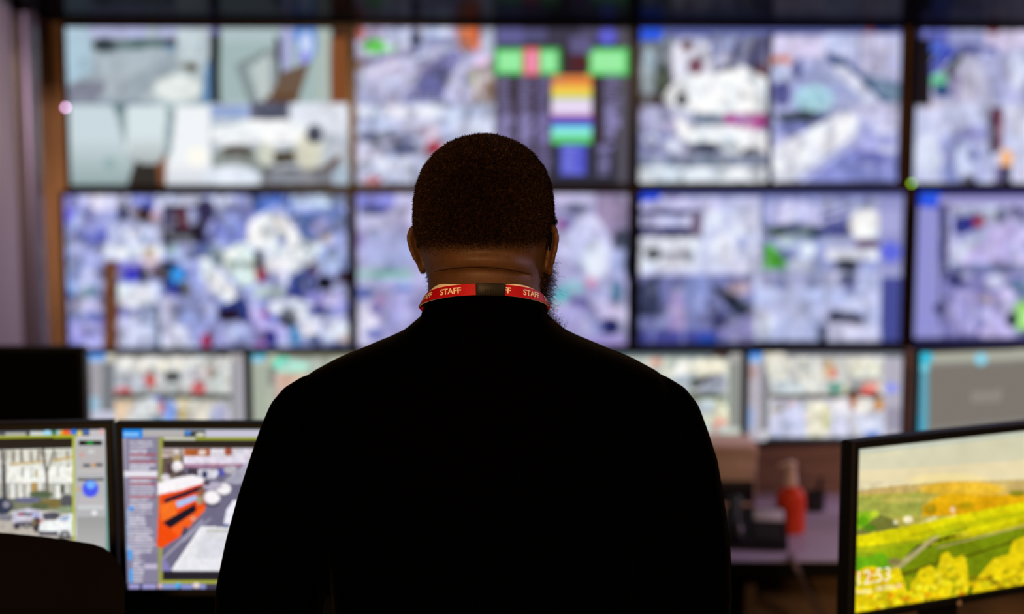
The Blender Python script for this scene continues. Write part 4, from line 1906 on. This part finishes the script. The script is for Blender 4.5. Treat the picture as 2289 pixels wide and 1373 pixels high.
def rings_from(tab, Y, grow=0.0, e=2.0):
    return [(X0, Y, zp(py, Y), hw(h, py, Y) + grow, b + grow, f + grow, e) for py, h, b, f in tab]


zw = 0.86
ARMS = {-1: [(765, 872, 18), (738, 880, 46), (714, 893, 64), (702, 906, 78), (694, 928, 92), (680, 980, 100), (664, 1045, 106), (643, 1130, 112), (622, 1230, 118), (604, 1330, 121), (596, 1420, 120)],
        1: [(1401, 872, 18), (1428, 880, 46), (1452, 893, 64), (1464, 906, 78), (1472, 928, 92), (1483, 980, 100), (1499, 1045, 106), (1507, 1130, 112), (1514, 1230, 118), (1517, 1330, 120), (1514, 1420, 119)]}


def arm_path(s):
    pts, rad = [], []
    for px, py, r in ARMS[s]:
        p = at(px, py, YT - 0.005)
        pts.append(p)
        rad.append(hw(r, py, YT))
    e = pts[-1]
    rad[-1] *= 0.95
    for dx, dy, dz, r in ((0.0, 0.012, -0.07, 0.056), (-0.004, 0.035, -0.14, 0.050), (-0.008, 0.060, -0.22, 0.042), (-0.010, 0.078, -0.29, 0.036)):
        pts.append(e + Vector((s * dx * -1, dy, dz)))
        rad.append(r)
    return pts, rad


# --- body, one continuous surface
mb = MB()
hd = MB()
for_head = [(0, 0, zp(py, YH), hw(h, py, YH), b, f, 2.15) for py, h, b, f in HEAD]
hd.rings(for_head, 64)
zE = zp(522, YH)
# brow, nose, lips, chin
hd.tube([(-0.045, 0.084, zE + 0.016), (-0.02, 0.096, zE + 0.019), (0.02, 0.096, zE + 0.019), (0.045, 0.084, zE + 0.016)], [0.008, 0.010, 0.010, 0.008], 12)
hd.tube([(0, 0.094, zE + 0.012), (0, 0.105, zE - 0.012), (0, 0.117, zE - 0.030), (0, 0.118, zE - 0.040), (0, 0.100, zE - 0.046)], [0.007, 0.009, 0.012, 0.012, 0.010], 14)
for s in (-1, 1):
    hd.tube([(s * 0.012, 0.098, zE - 0.036), (s * 0.016, 0.104, zE - 0.040), (s * 0.014, 0.096, zE - 0.044)], [0.008, 0.009, 0.007], 10)
    hd.tube([(s * 0.030, 0.090, zE - 0.018), (s * 0.050, 0.074, zE - 0.018), (s * 0.062, 0.05, zE - 0.012)], [0.010, 0.012, 0.010], 10)
hd.tube([(-0.026, 0.090, zE - 0.066), (-0.010, 0.100, zE - 0.063), (0.010, 0.100, zE - 0.063), (0.026, 0.090, zE - 0.066)], [0.004, 0.0065, 0.0065, 0.004], 10)
hd.tube([(-0.024, 0.090, zE - 0.070), (-0.008, 0.100, zE - 0.075), (0.008, 0.100, zE - 0.075), (0.024, 0.090, zE - 0.070)], [0.004, 0.0075, 0.0075, 0.004], 10)


def ear(s):
    """egg-shaped shell with a raised rim, leaning out of the head towards its back edge"""
    zc = zp(558, YH)
    NR, NA = 10, 40
    vs, fs = [], []
    for side in (0, 1):
        for i in range(NR + 1):
            r = i / NR
            for k in range(NA):
                a = 2 * math.pi * k / NA
                u, v = math.cos(a) * r, math.sin(a) * r         # u: back(-)..front(+), v: up
                hh = 0.0325 if v > 0 else 0.0345
                ww = 0.0195 * (1.0 + 0.22 * v) * (0.80 if v < -0.5 else 1)
                yl = u * ww
                zl = v * hh
                back = max(0.0, (0.0195 - yl) / 0.039)
                out = (0.0205 * (0.58 + 0.42 * sm((v + 0.9) / 1.5))) * back ** 0.8
                rim = 0.0026 * math.exp(-((r - 0.88) / 0.13) ** 2)
                bowl = -0.004 * math.exp(-(r / 0.55) ** 2)
                th = 0.0024 * math.sqrt(max(0.0, 1 - r ** 4)) + rim * (1 if r < 1 else 0.6)
                # outer (front, lateral) face and inner (rear) face
                d = (th + bowl) if side else (-th + bowl * 0.5)
                x = 0.0745 + out + d * 0.8
                y = 0.004 + yl + d * 0.45 - 0.004 * v
                vs.append((s * x, y, zc + zl))
    n0 = (NR + 1) * NA
    for side in (0, 1):
        for i in range(NR):
            for k in range(NA):
                j = (k + 1) % NA
                a, b, c, d = [side * n0 + q for q in (i * NA + k, i * NA + j, (i + 1) * NA + j, (i + 1) * NA + k)]
                fs.append((a, b, c, d) if side else (d, c, b, a))
    for k in range(NA):
        j = (k + 1) % NA
        fs.append((NR * NA + k, NR * NA + j, n0 + NR * NA + j, n0 + NR * NA + k))
    hd.add(vs, fs)
    # root that ties the shell to the skull
    hd.tube([(s * 0.062, 0.010, zc + 0.014), (s * 0.078, 0.010, zc + 0.010)], [(0.016, 0.010), (0.012, 0.007)], 14)
    hd.tube([(s * 0.062, 0.010, zc - 0.016), (s * 0.077, 0.008, zc - 0.018)], [(0.014, 0.009), (0.010, 0.006)], 14)


ear(-1)
ear(1)
mb.add([HR @ p for p in hd.v], hd.f)
mb.rings(rings_from(NECK, YH - 0.004), 56)
mb.rings(rings_from(TORSO[3:], YT, -0.010) + [(X0, YT, 0.93, .170, .115, .14, 2.2), (X0, YT, 0.86, .165, .115, .12, 2.2), (X0, YT, 0.78, .10, .08, .08, 2.2)], 56)
for s in (-1, 1):
    pts, rad = arm_path(s)
    mb.tube(pts, [r - 0.011 for r in rad], 24)
    wr = pts[-1]
    # hand hanging at the thigh: palm, four unequal fingers, thumb on the side
    mb.rings([(wr.x, wr.y, wr.z + 0.03, .022, .027, .027, 2.2), (wr.x, wr.y + 0.004, wr.z - 0.015, .018, .030, .032, 2.3), (wr.x, wr.y + 0.010, wr.z - 0.055, .016, .040, .040, 2.6), (wr.x - s * 0.002, wr.y + 0.016, wr.z - 0.095, .013, .041, .041, 3.0), (wr.x - s * 0.003, wr.y + 0.018, wr.z - 0.103, .008, .038, .038, 3.0)], 24)
    for dy, L in ((0.030 + 0.016, 0.070), (0.010 + 0.017, 0.080), (-0.010 + 0.017, 0.074), (-0.030 + 0.015, 0.058)):
        b = Vector((wr.x - s * 0.002, wr.y + dy, wr.z - 0.088))
        mb.tube([b, b + Vector((-s * 0.003, 0.001, -L * 0.45)), b + Vector((-s * 0.014, 0.001, -L * 0.78)), b + Vector((-s * 0.028, 0, -L * 1.0))], [0.0085, 0.0082, 0.0078, 0.0065], 12)
    b = Vector((wr.x, wr.y + 0.030, wr.z - 0.030))
    mb.tube([b, b + Vector((-s * 0.008, 0.024, -0.026)), b + Vector((-s * 0.015, 0.036, -0.055)), b + Vector((-s * 0.020, 0.038, -0.078))], [0.014, 0.0115, 0.0095, 0.0075], 12)
    lx = X0 + s * 0.095
    mb.rings([(lx, YT, 0.88, .085, .095, .095, 2), (lx + s * 0.01, YT, 0.72, .082, .092, .09, 2), (lx + s * 0.015, YT, 0.50, .058, .062, .064, 2), (lx + s * 0.018, YT - 0.012, 0.36, .054, .066, .052, 2), (lx + s * 0.02, YT - 0.005, 0.12, .036, .042, .04, 2), (lx + s * 0.02, YT + 0.0, 0.05, .036, .045, .05, 2), (lx + s * 0.02, YT + 0.03, 0.03, .038, .07, .12, 2.2)], 28)
body = remesh(mb, 'body', 0.0026, 5, 0.5)
# finer mesh where the nape folds
bm_ = bmesh.new()
bm_.from_mesh(body)
zf0 = zp(597, 1.685)
reg = lambda v: abs(v.co.x - X0 + 0.004) < 0.072 and v.co.y < YH - 0.01 and abs(v.co.z - zf0) < 0.013
es = [e for e in bm_.edges if reg(e.verts[0]) and reg(e.verts[1])]
bmesh.ops.subdivide_edges(bm_, edges=es, cuts=3, use_grid_fill=True, smooth=0.0)
bm_.to_mesh(body)
bm_.free()
co = get_co(body)
inv = np.array(HRI)
loc = co @ inv[:3, :3].T + inv[:3, 3]
# fold and rolls in the nape
xx = co[:, 0] - X0
backw = np.clip((YH - 0.02 - co[:, 1]) / 0.03, 0, 1)
zf = zp(597, 1.685) - 9.0 * (xx + 0.006) ** 2 * 0.35
dz = co[:, 2] - zf
win = np.clip((0.064 - np.abs(xx + 0.004)) / 0.022, 0, 1) * backw
grv = np.where(dz >= 0, np.exp(-(dz / 0.0016) ** 2), np.exp(-(np.abs(dz) / 0.0034) ** 1.2))
dsp = (-0.0105 * grv + 0.0055 * np.exp(-((dz - 0.0105) / 0.0075) ** 2) + 0.0015 * np.exp(-((dz + 0.016) / 0.009) ** 2)) * win
co[:, 2] -= 0.0020 * np.exp(-((dz - 0.005) / 0.004) ** 2) * win
co[:, 1] -= dsp
# eye sockets
for s in (-1, 1):
    d2 = ((loc[:, 0] - s * 0.032) / 0.017) ** 2 + ((loc[:, 2] - zE) / 0.011) ** 2
    k = np.exp(-d2) * (loc[:, 1] > 0.05) * 0.009
    co[:, 0] -= k * math.sin(-YAW)
    co[:, 1] -= k * math.cos(YAW)
set_co(body, co)
bm_ = bmesh.new()
bm_.from_mesh(body)
bm_.verts.ensure_lookup_table()
near_ = [bm_.verts[int(k)] for k in np.nonzero((win > 0) & (np.abs(dz) < 0.016))[0]]
for _k in range(3):
    bmesh.ops.smooth_vert(bm_, verts=near_, factor=0.5, use_axis_x=True, use_axis_y=True, use_axis_z=True)
bm_.to_mesh(body)
bm_.free()
co = get_co(body)
inv = np.array(HRI)
loc = co @ inv[:3, :3].T + inv[:3, 3]

# hair mask
def sm_np(t):
    t = np.clip(t, 0, 1)
    return t * t * (3 - 2 * t)


phi = np.degrees(np.arctan2(np.abs(loc[:, 0]), -loc[:, 1]))
zln = np.interp(phi, [0, 45, 70, 84, 92, 104, 120, 140, 180], [zp(q, YH) for q in (566, 566, 560, 546, 527, 556, 470, 420, 405)])
fade = np.clip((loc[:, 2] - zln) / 0.030, 0, 1)
HWz = np.interp(-loc[:, 2], [-r[2] for r in for_head], [r[3] for r in for_head])
earm = (np.abs(loc[:, 0]) > HWz + 0.004) & (loc[:, 2] < zp(495, YH)) & (loc[:, 2] > zp(640, YH))
fade[earm] = 0
beard = np.clip((zp(575, YH) - loc[:, 2]) / 0.02, 0, 1) * np.clip((loc[:, 1] + 0.002) / 0.012, 0, 1) * (loc[:, 2] > zp(742, YH)) * (np.hypot(loc[:, 0], loc[:, 1]) < 0.115) * (np.hypot(loc[:, 0], loc[:, 1]) > 0.05) * (~earm)
beard *= 1 - np.exp(-((loc[:, 0] / 0.03) ** 2 + ((loc[:, 2] - zE + 0.068) / 0.012) ** 2)) * (loc[:, 1] > 0.08)
beard[(loc[:, 2] > zE - 0.05) & (loc[:, 1] > 0.065)] = 0
beard[(np.abs(loc[:, 0]) < 0.05) & (loc[:, 1] < 0.02)] = 0
mask = np.clip(np.maximum(sm_np(fade * 1.05), beard), 0, 1)
at_ = body.attributes.new('stubble', 'FLOAT', 'POINT')
at_.data.foreach_set('value', mask.astype(np.float32))

m = bpy.data.materials.new('dark_skin')
m.use_nodes = True
nt = m.node_tree
b = nt.nodes['Principled BSDF']
b.inputs['Roughness'].default_value = 0.52
b.inputs['Specular IOR Level'].default_value = 0.28
b.inputs['Subsurface Weight'].default_value = 0.06
b.inputs['Subsurface Radius'].default_value = (0.006, 0.002, 0.001)
b.inputs['Subsurface Scale'].default_value = 0.5
tc = nt.nodes.new('ShaderNodeTexCoord')
n = nt.nodes.new('ShaderNodeTexNoise')
n.inputs['Scale'].default_value = 60
n.inputs['Detail'].default_value = 6
nt.links.new(tc.outputs['Object'], n.inputs['Vector'])
r = nt.nodes.new('ShaderNodeValToRGB')
r.color_ramp.elements[0].color = (0.062, 0.029, 0.0135, 1)
r.color_ramp.elements[1].color = (0.108, 0.051, 0.024, 1)
nt.links.new(n.outputs['Fac'], r.inputs['Fac'])
a = nt.nodes.new('ShaderNodeAttribute')
a.attribute_name = 'stubble'
mx = nt.nodes.new('ShaderNodeMix')
mx.data_type = 'RGBA'
mx.inputs['B'].default_value = (0.0045, 0.0022, 0.0013, 1)
nt.links.new(a.outputs['Fac'], mx.inputs['Factor'])
nt.links.new(r.outputs['Color'], mx.inputs['A'])
nt.links.new(mx.outputs['Result'], b.inputs['Base Color'])
sp = nt.nodes.new('ShaderNodeMapRange')
sp.inputs['To Min'].default_value = 0.28
sp.inputs['To Max'].default_value = 0.0
nt.links.new(a.outputs['Fac'], sp.inputs['Value'])
nt.links.new(sp.outputs['Result'], b.inputs['Specular IOR Level'])
n2 = nt.nodes.new('ShaderNodeTexNoise')
n2.inputs['Scale'].default_value = 1100
n2.inputs['Detail'].default_value = 3
nt.links.new(tc.outputs['Object'], n2.inputs['Vector'])
bp = nt.nodes.new('ShaderNodeBump')
bp.inputs['Strength'].default_value = 0.45
bp.inputs['Distance'].default_value = 0.0008
nt.links.new(n2.outputs['Fac'], bp.inputs['Height'])
nt.links.new(bp.outputs['Normal'], b.inputs['Normal'])
MATS['dark_skin'] = m

# --- hair and beard strands grown from the scalp
nf = len(body.polygons)
ctr = np.empty(nf * 3, np.float32)
nrm = np.empty(nf * 3, np.float32)
area = np.empty(nf, np.float32)
body.polygons.foreach_get('center', ctr)
body.polygons.foreach_get('normal', nrm)
body.polygons.foreach_get('area', area)
ctr, nrm = ctr.reshape(-1, 3).astype(float), nrm.reshape(-1, 3).astype(float)
lt = np.empty(nf, np.int32)
body.polygons.foreach_get('loop_start', lt)
lv = np.empty(len(body.loops), np.int32)
body.loops.foreach_get('vertex_index', lv)
first = lv[lt]
rs = np.random.RandomState(4)


def scatter(w, count, jit=0.0022):
    p = w * area
    p /= p.sum()
    idx = rs.choice(nf, count, p=p)
    N = nrm[idx]
    J = rs.randn(count, 3) * jit
    J -= N * (J * N).sum(1)[:, None]
    return ctr[idx] + J, N, idx


def norm(v):
    return v / np.linalg.norm(v, axis=1)[:, None]


def spikes(P, N, L, wid, lean):
    D = norm(N + lean)
    A = norm(np.cross(D, rs.randn(len(P), 3)))
    B = np.cross(D, A)
    base = P - N * 0.0006
    V = np.empty((len(P), 5, 3))
    mid = base + D * (L * 0.55)[:, None] + rs.randn(len(P), 3) * (L * 0.10)[:, None]
    V[:, 0] = base + A * wid
    V[:, 1] = base - A * wid * 0.5 + B * wid * 0.87
    V[:, 2] = base - A * wid * 0.5 - B * wid * 0.87
    V[:, 3] = mid
    V[:, 4] = base + D * L[:, None] + rs.randn(len(P), 3) * (L * 0.16)[:, None]
    k = np.arange(len(P))[:, None] * 5
    T = np.array([(0, 1, 3), (1, 2, 3), (2, 0, 3), (0, 3, 4), (3, 1, 4)])
    F = (k[:, None, :] + T[None]).reshape(-1, 3)
    return V.reshape(-1, 3), F


fw = fade[first]
P, N, idx = scatter(np.clip(fw, 0, 1) ** 1.3, 120000)
Lh = (0.0007 + 0.0039 * np.clip(fw[idx], 0, 1) ** 0.9) * (0.7 + 0.6 * rs.rand(len(P)))
top = np.clip((P[:, 2] - zp(420, YH)) / 0.06, 0, 1)
Lh *= 1 + 0.25 * top
lean = rs.randn(len(P), 3) * 0.45 + np.array([0, -0.05, -0.25])
V, F = spikes(P, N, Lh, (0.00005 + 0.00009 * np.clip(fw[idx], 0, 1))[:, None], lean)
me = bpy.data.meshes.new('hair')
me.from_pydata((V - np.array(POFF)).tolist(), [], F.tolist())
hair = link('hair', me, 'hair_black', person, smooth=False)

# beard: dense short base and long curls
bw_ = beard[first]
P, N, idx = scatter(bw_, 9000)
V1, F1 = spikes(P, N, 0.006 * (0.6 + 0.8 * rs.rand(len(P))), 0.0002, rs.randn(len(P), 3) * 0.5 + np.array([0, 0, -0.4]))
VV, FF = [V1], [F1]
P, N, idx = scatter(bw_, 7500)
nseg = 8
n_ = len(P)
D = norm(N + rs.randn(n_, 3) * 0.35 + np.array([0, 0, -0.45]))
A = norm(np.cross(D, rs.randn(n_, 3)))
B = np.cross(D, A)
L = 0.0185 * (0.45 + 0.75 * rs.rand(n_))
L[rs.rand(n_) < 0.02] *= 1.7
lx_ = P @ np.array(HRI)[0, :3] + np.array(HRI)[0, 3]
L[lx_ < 0] *= 0.45
ph, tw = rs.rand(n_) * 6.28, (rs.rand(n_) * 1.0 + 1.1) * 6.28 * np.sign(rs.randn(n_))
rad = 0.0012 + 0.0011 * rs.rand(n_)
C = np.empty((n_, nseg, 3))
for k in range(nseg):
    t = k / (nseg - 1)
    C[:, k] = P - N * 0.001 + D * (L * t)[:, None] + (A * (np.cos(ph + tw * t) - np.cos(ph))[:, None] + B * (np.sin(ph + tw * t) - np.sin(ph))[:, None]) * (rad * min(1, t * 3))[:, None]
wd_ = 0.00013
O = np.stack([A, -0.5 * A + 0.87 * B, -0.5 * A - 0.87 * B], 1) * wd_
V2 = (C[:, :, None, :] + O[:, None, :, :]).reshape(-1, 3)
base = (np.arange(n_) * nseg * 3)[:, None]
fl = []
for k in range(nseg - 1):
    for i in range(3):
        j = (i + 1) % 3
        fl += [(k * 3 + i, k * 3 + j, k * 3 + 3 + j), (k * 3 + i, k * 3 + 3 + j, k * 3 + 3 + i)]
F2 = (base[:, None, :] + np.array(fl)[None]).reshape(-1, 3) + len(V1)
me = bpy.data.meshes.new('beard')
me.from_pydata((np.concatenate([V1, V2]) - np.array(POFF)).tolist(), [], np.concatenate([F1, F2]).tolist())
link('beard', me, 'hair_black', person, smooth=False)

body.transform(Matrix.Translation(-POFF))
bo = link('body', body, 'dark_skin', person)
for s in (-1, 1):
    e = MB()
    c = HR @ Vector((s * 0.032, 0.0775, zE))
    prof = [(0.0120 * math.sin(math.pi * k / 14) + 1e-5, -0.012 * math.cos(math.pi * k / 14)) for k in range(15)]
    e.lathe(prof, c - POFF, 20)
    eo = e.build('eye', 'eye_white', person)
    i_ = MB()
    ci = HR @ Vector((s * 0.032, 0.0775 + 0.0108, zE))
    i_.lathe([(0.0055, 0), (0.005, 0.0012), (0.002, 0.0018)], ci - POFF, 16, Matrix.Rotation(YAW, 4, 'Z') @ Matrix.Rotation(-math.pi / 2, 4, 'X'))
    io = i_.build('iris', 'iris_brown', eo)

# --- sweater with its raised collar
zB = at(1083, 646, 1.679).z          # lanyard height at the nape
zS = at(952, 680, 1.752).z           # and at the sides


def loop(th, hx, yb, yf, drop, grow):
    """neck loop: th = 0 at the nape, +-pi at the throat"""
    c = math.cos(th)
    x = (hx + grow) * math.sin(th)
    y = 1.755 - (yb + grow) * c if c > 0 else 1.755 - (yf + grow) * c
    z = zB + (zS - zB) * (1 - c) if c > 0 else zS - 0.028 * (-c)
    return Vector((X0 + x, y, z - drop))


sw = MB()
sw.rings(rings_from(TORSO, YT, 0.0, 2.05) + [(X0, YT, 0.93, .192, .135, .175, 2.2), (X0, YT, 0.87, .186, .13, .165, 2.2)], 72)
NL = 64
lv_, lf_ = [], []
levels = [(-0.0005, -0.004), (0.002, -0.001), (0.012, 0.0003), (0.028, 0.004), (0.045, 0.007), (0.07, 0.010)]
for dr, gr in levels:
    for i in range(NL):
        lv_.append(loop(2 * math.pi * i / NL, 0.0745 if dr < 0.01 else 0.0775, 0.0792, 0.066, dr, gr))
for k in range(len(levels) - 1):
    for i in range(NL):
        j = (i + 1) % NL
        lf_.append((k * NL + i, k * NL + j, (k + 1) * NL + j, (k + 1) * NL + i))
lf_.append(tuple(range(NL)))
lf_.append(tuple(reversed([(len(levels) - 1) * NL + i for i in range(NL)])))
sw.add(lv_, lf_)
for s in (-1, 1):
    pts, rad = arm_path(s)
    sw.tube(pts, rad, 32)
me = remesh(sw, 'sweater', 0.0038, 5, 0.5)
me.transform(Matrix.Translation(-POFF))
link('sweater', me, 'black_fabric', person)

tr = MB()
tr.rings([(X0, YT, 0.97, .165, .112, .142, 2.2), (X0, YT, 0.90, .178, .125, .14, 2.2), (X0, YT, 0.82, .182, .128, .125, 2.3), (X0, YT, 0.77, .178, .12, .115, 2.4)], 48)
for s in (-1, 1):
    lx = X0 + s * 0.095
    tr.rings([(lx, YT, 0.86, .095, .112, .108, 2), (lx + s * 0.01, YT, 0.70, .096, .106, .102, 2), (lx + s * 0.015, YT, 0.48, .078, .082, .08, 2), (lx + s * 0.02, YT - 0.005, 0.25, .070, .076, .07, 2), (lx + s * 0.02, YT, 0.075, .066, .070, .078, 2)], 32)
me = remesh(tr, 'trousers', 0.007, 4)
me.transform(Matrix.Translation(-POFF))
link('trousers', me, 'trouser_cloth', person)
for s in (-1, 1):
    lx = X0 + s * 0.115
    sh = MB()
    sh.rings([(lx, YT + 0.02, 0.100, .044, .062, .05, 2.2), (lx, YT + 0.03, 0.075, .050, .080, .11, 2.2), (lx, YT + 0.03, 0.045, .053, .095, .185, 2.3), (lx, YT + 0.03, 0.022, .055, .102, .20, 2.3), (lx, YT + 0.03, 0.0, .054, .102, .20, 2.3)], 36)
    sh.build('shoe', 'shoe_leather', person, True, POFF)

# --- lanyard
lan = thing('lanyard', (X0, YH, 0.0), "red lanyard with cream STAFF lettering and a black buckle around the man's neck", 'lanyard')


def front_y(z, x):
    rs_ = rings_from(TORSO, YT)
    t = lerp_table([(-q[2], q[3], q[5]) for q in rs_], -z)
    return YT + t[1] * math.sqrt(max(0.05, 1 - (x / t[0]) ** 2))


path = []
for i in range(-40, 41):
    th = math.pi / 2 * i / 40
    p = loop(th, 0.0745, 0.0792, 0.066, 0.0, 0.0022)
    tau = math.radians(4 + 30 * abs(math.sin(th)) ** 2)
    Nn = Vector((math.sin(th) * math.cos(tau), -math.cos(th) * math.cos(tau), math.sin(tau)))
    path.append((p, Nn))


def tail(s):
    out = []
    p0 = path[-1 if s > 0 else 0][0]
    for k in range(1, 25):
        t = k / 24
        x = s * (0.0767 * (1 - t) ** 2.4 + 0.008 * t)
        z = p0.z - 0.30 * t ** 1.05
        yf = front_y(z, x) + 0.007
        y = p0.y + (yf - p0.y) * min(1, t * 4.2) ** 0.8
        Nn = Vector((s * (1 - t) * 0.8, min(1.0, t * 3), 0.75 * (1 - min(1, t * 2)) + 0.1)).normalized()
        out.append((Vector((X0 + x, y, z)), Nn))
    return out


full = list(reversed(tail(-1))) + path + tail(1)


def arc(seq):
    S = [0.0]
    for (a, _), (b, _) in zip(seq, seq[1:]):
        S.append(S[-1] + (b - a).length)
    return S


S_ = arc(full)
mid = S_[24 + 40]
S_ = [q - mid for q in S_]


def rib_at(s, w, h):
    """point on the ribbon: s along it from the nape, w up its width, h off its face"""
    k = max(0, min(len(S_) - 2, int(np.searchsorted(S_, s)) - 1))
    t = (s - S_[k]) / (S_[k + 1] - S_[k])
    p = full[k][0].lerp(full[k + 1][0], t)
    Nn = full[k][1].lerp(full[k + 1][1], t).normalized()
    a, b = full[max(0, k - 1)][0], full[min(len(full) - 1, k + 2)][0]
    T = (b - a).normalized()
    Nn = (Nn - T * Nn.dot(T)).normalized()
    Wd = Nn.cross(T)
    if Wd.z < 0:
        Wd = -Wd
    return p + Wd * w + Nn * h


def ribbon(s0, s1, w0, w1, h0, h1, n=160, wf=None):
    b = MB()
    vs, fs = [], []
    for i in range(n + 1):
        s = s0 + (s1 - s0) * i / n
        d = wf(s) if wf else 0.0
        for (w, h) in ((w0, h0), (w1 + d, h0), (w1 + d, h1), (w0, h1)):
            vs.append(rib_at(s, w, h) - POFF)
    for i in range(n):
        for k in range(4):
            j = (k + 1) % 4
            fs.append((i * 4 + k, i * 4 + j, i * 4 + 4 + j, i * 4 + 4 + k))
    fs.append((3, 2, 1, 0))
    fs.append(tuple(n * 4 + k for k in range(4)))
    return b.add(vs, fs)


HWR = 0.0066
ribbon(S_[0], S_[-1], -HWR, HWR, 0.0006, 0.0014, 260).build('strap', 'red_ribbon', lan, False)


def bump(s):
    l = 0.0050 * math.exp(-((s + 0.062) / 0.024) ** 2)
    r = 0.0026 * math.exp(-((s - 0.052) / 0.026) ** 2)
    return l + r


ribbon(-0.115, 0.115, -HWR, HWR - 0.0004, -0.0006, 0.0004, 120, bump).build('lining', 'cream_ribbon', lan, False)


def word(s, s0, wbase, size, width):
    me = text_mesh(s, 1.0, offset=0.028)
    c = np.array([v.co[:] for v in me.vertices])
    mn, mx_ = c.min(0), c.max(0)
    k = width / (mx_[0] - mn[0])
    for v in me.vertices:
        x, y = (v.co.x - mn[0]) * k, (v.co.y - mn[1]) / (mx_[1] - mn[1]) * size
        v.co = rib_at(s0 + x, wbase + y, 0.0022) - POFF
    return link('lettering', me, 'white_print', lan, False)


for s0 in (-0.101, -0.0555, 0.0035, 0.050, 0.096):
    word('STAFF', s0, -0.0036, 0.0072, 0.0295)
bk_ = MB()
vs, fs = [], []
nb = 12
sb0, sb1 = -0.0085, 0.0258
for i in range(nb + 1):
    s = sb0 + (sb1 - sb0) * i / nb
    e = 0.0012 if i in (0, nb) else 0
    for w, h in ((-HWR - 0.0004, 0.0), (HWR + 0.0012 - e, 0.0), (HWR + 0.0012 - e, 0.0030), (HWR - 0.003, 0.0042 - e), (-HWR + 0.002, 0.0042 - e), (-HWR - 0.0004, 0.0030)):
        vs.append(rib_at(s, w, h) - POFF)
for i in range(nb):
    for k in range(6):
        j = (k + 1) % 6
        fs.append((i * 6 + k, i * 6 + j, i * 6 + 6 + j, i * 6 + 6 + k))
fs.append(tuple(reversed(range(6))))
fs.append(tuple(nb * 6 + k for k in range(6)))
bk_.add(vs, fs)
# grip ribs and the slot of the buckle
for s in (0.0025, 0.0055, 0.0085, 0.0115, 0.0145):
    a = rib_at(s, -0.0048, 0.0042) - POFF
    b2 = rib_at(s, 0.0005, 0.0044) - POFF
    bk_.tube([a, b2], [0.0006, 0.0006], 8)
bk_.build('buckle', 'buckle_plastic', lan, True)

# --- glasses
gl = thing('glasses', (X0, YH, 0.0), "thin dark glasses worn by the man, one temple showing above his right ear", 'glasses')
zG = zE + 0.004
for s in (-1, 1):
    r = MB()
    ring_ = []
    for k in range(33):
        a = 2 * math.pi * k / 32
        ca, sa = math.cos(a), math.sin(a)
        ring_.append(HR @ Vector((s * 0.034 + 0.026 * math.copysign(abs(ca) ** 0.7, ca), 0.116 - 0.05 * abs(s * 0.034 + 0.026 * ca) ** 1.3, zG - 0.004 + 0.019 * math.copysign(abs(sa) ** 0.7, sa))) - POFF)
    r.tube(ring_, 0.0016, 8)
    r.build('rim', 'black_plastic', gl)
    l = MB()
    cen_ = sum(ring_[:-1], Vector()) / 32
    l.add([cen_] + ring_[:-1] + [cen_ + Vector((0, 0.001, 0))] + [p + Vector((0, 0.001, 0)) for p in ring_[:-1]],
          [(0, 1 + k, 1 + (k + 1) % 32) for k in range(32)] + [(33, 34 + (k + 1) % 32, 34 + k) for k in range(32)] + [(1 + k, 34 + k, 34 + (k + 1) % 32, 1 + (k + 1) % 32) for k in range(32)])
    l.build('lens', 'lens_glass', gl)
    zt_ = zp(493, YH)
    t_ = MB()
    tp = [HR @ Vector(q) - POFF for q in ((s * 0.0640, 0.104, zG + 0.006), (s * 0.0725, 0.088, zt_), (s * 0.0805, 0.045, zt_), (s * 0.0845, 0.022, zt_ - 0.001))]
    t_.tube(tp, [(0.0022, 0.0038)] * 4, 10)
    t_.build('temple', 'metal_grey', gl)
    t_ = MB()
    tp = [HR @ Vector(q) - POFF for q in ((s * 0.0843, 0.026, zt_ - 0.001), (s * 0.0850, 0.008, zt_ - 0.004), (s * 0.0830, -0.004, zt_ - 0.016), (s * 0.0815, -0.010, zt_ - 0.034))]
    t_.tube(tp, [(0.0026, 0.004), (0.0026, 0.0044), (0.0026, 0.0042), (0.002, 0.003)], 10)
    t_.build('temple_tip', 'gloss_black', gl)
b_ = MB()
b_.tube([HR @ Vector(q) - POFF for q in ((-0.010, 0.1155, zG + 0.002), (0, 0.1195, zG + 0.006), (0.010, 0.1155, zG + 0.002))], 0.0015, 8)
b_.build('bridge', 'black_plastic', gl)
# the people-part roots stand at floor level: their parts are offset from (X0, YH, 0)
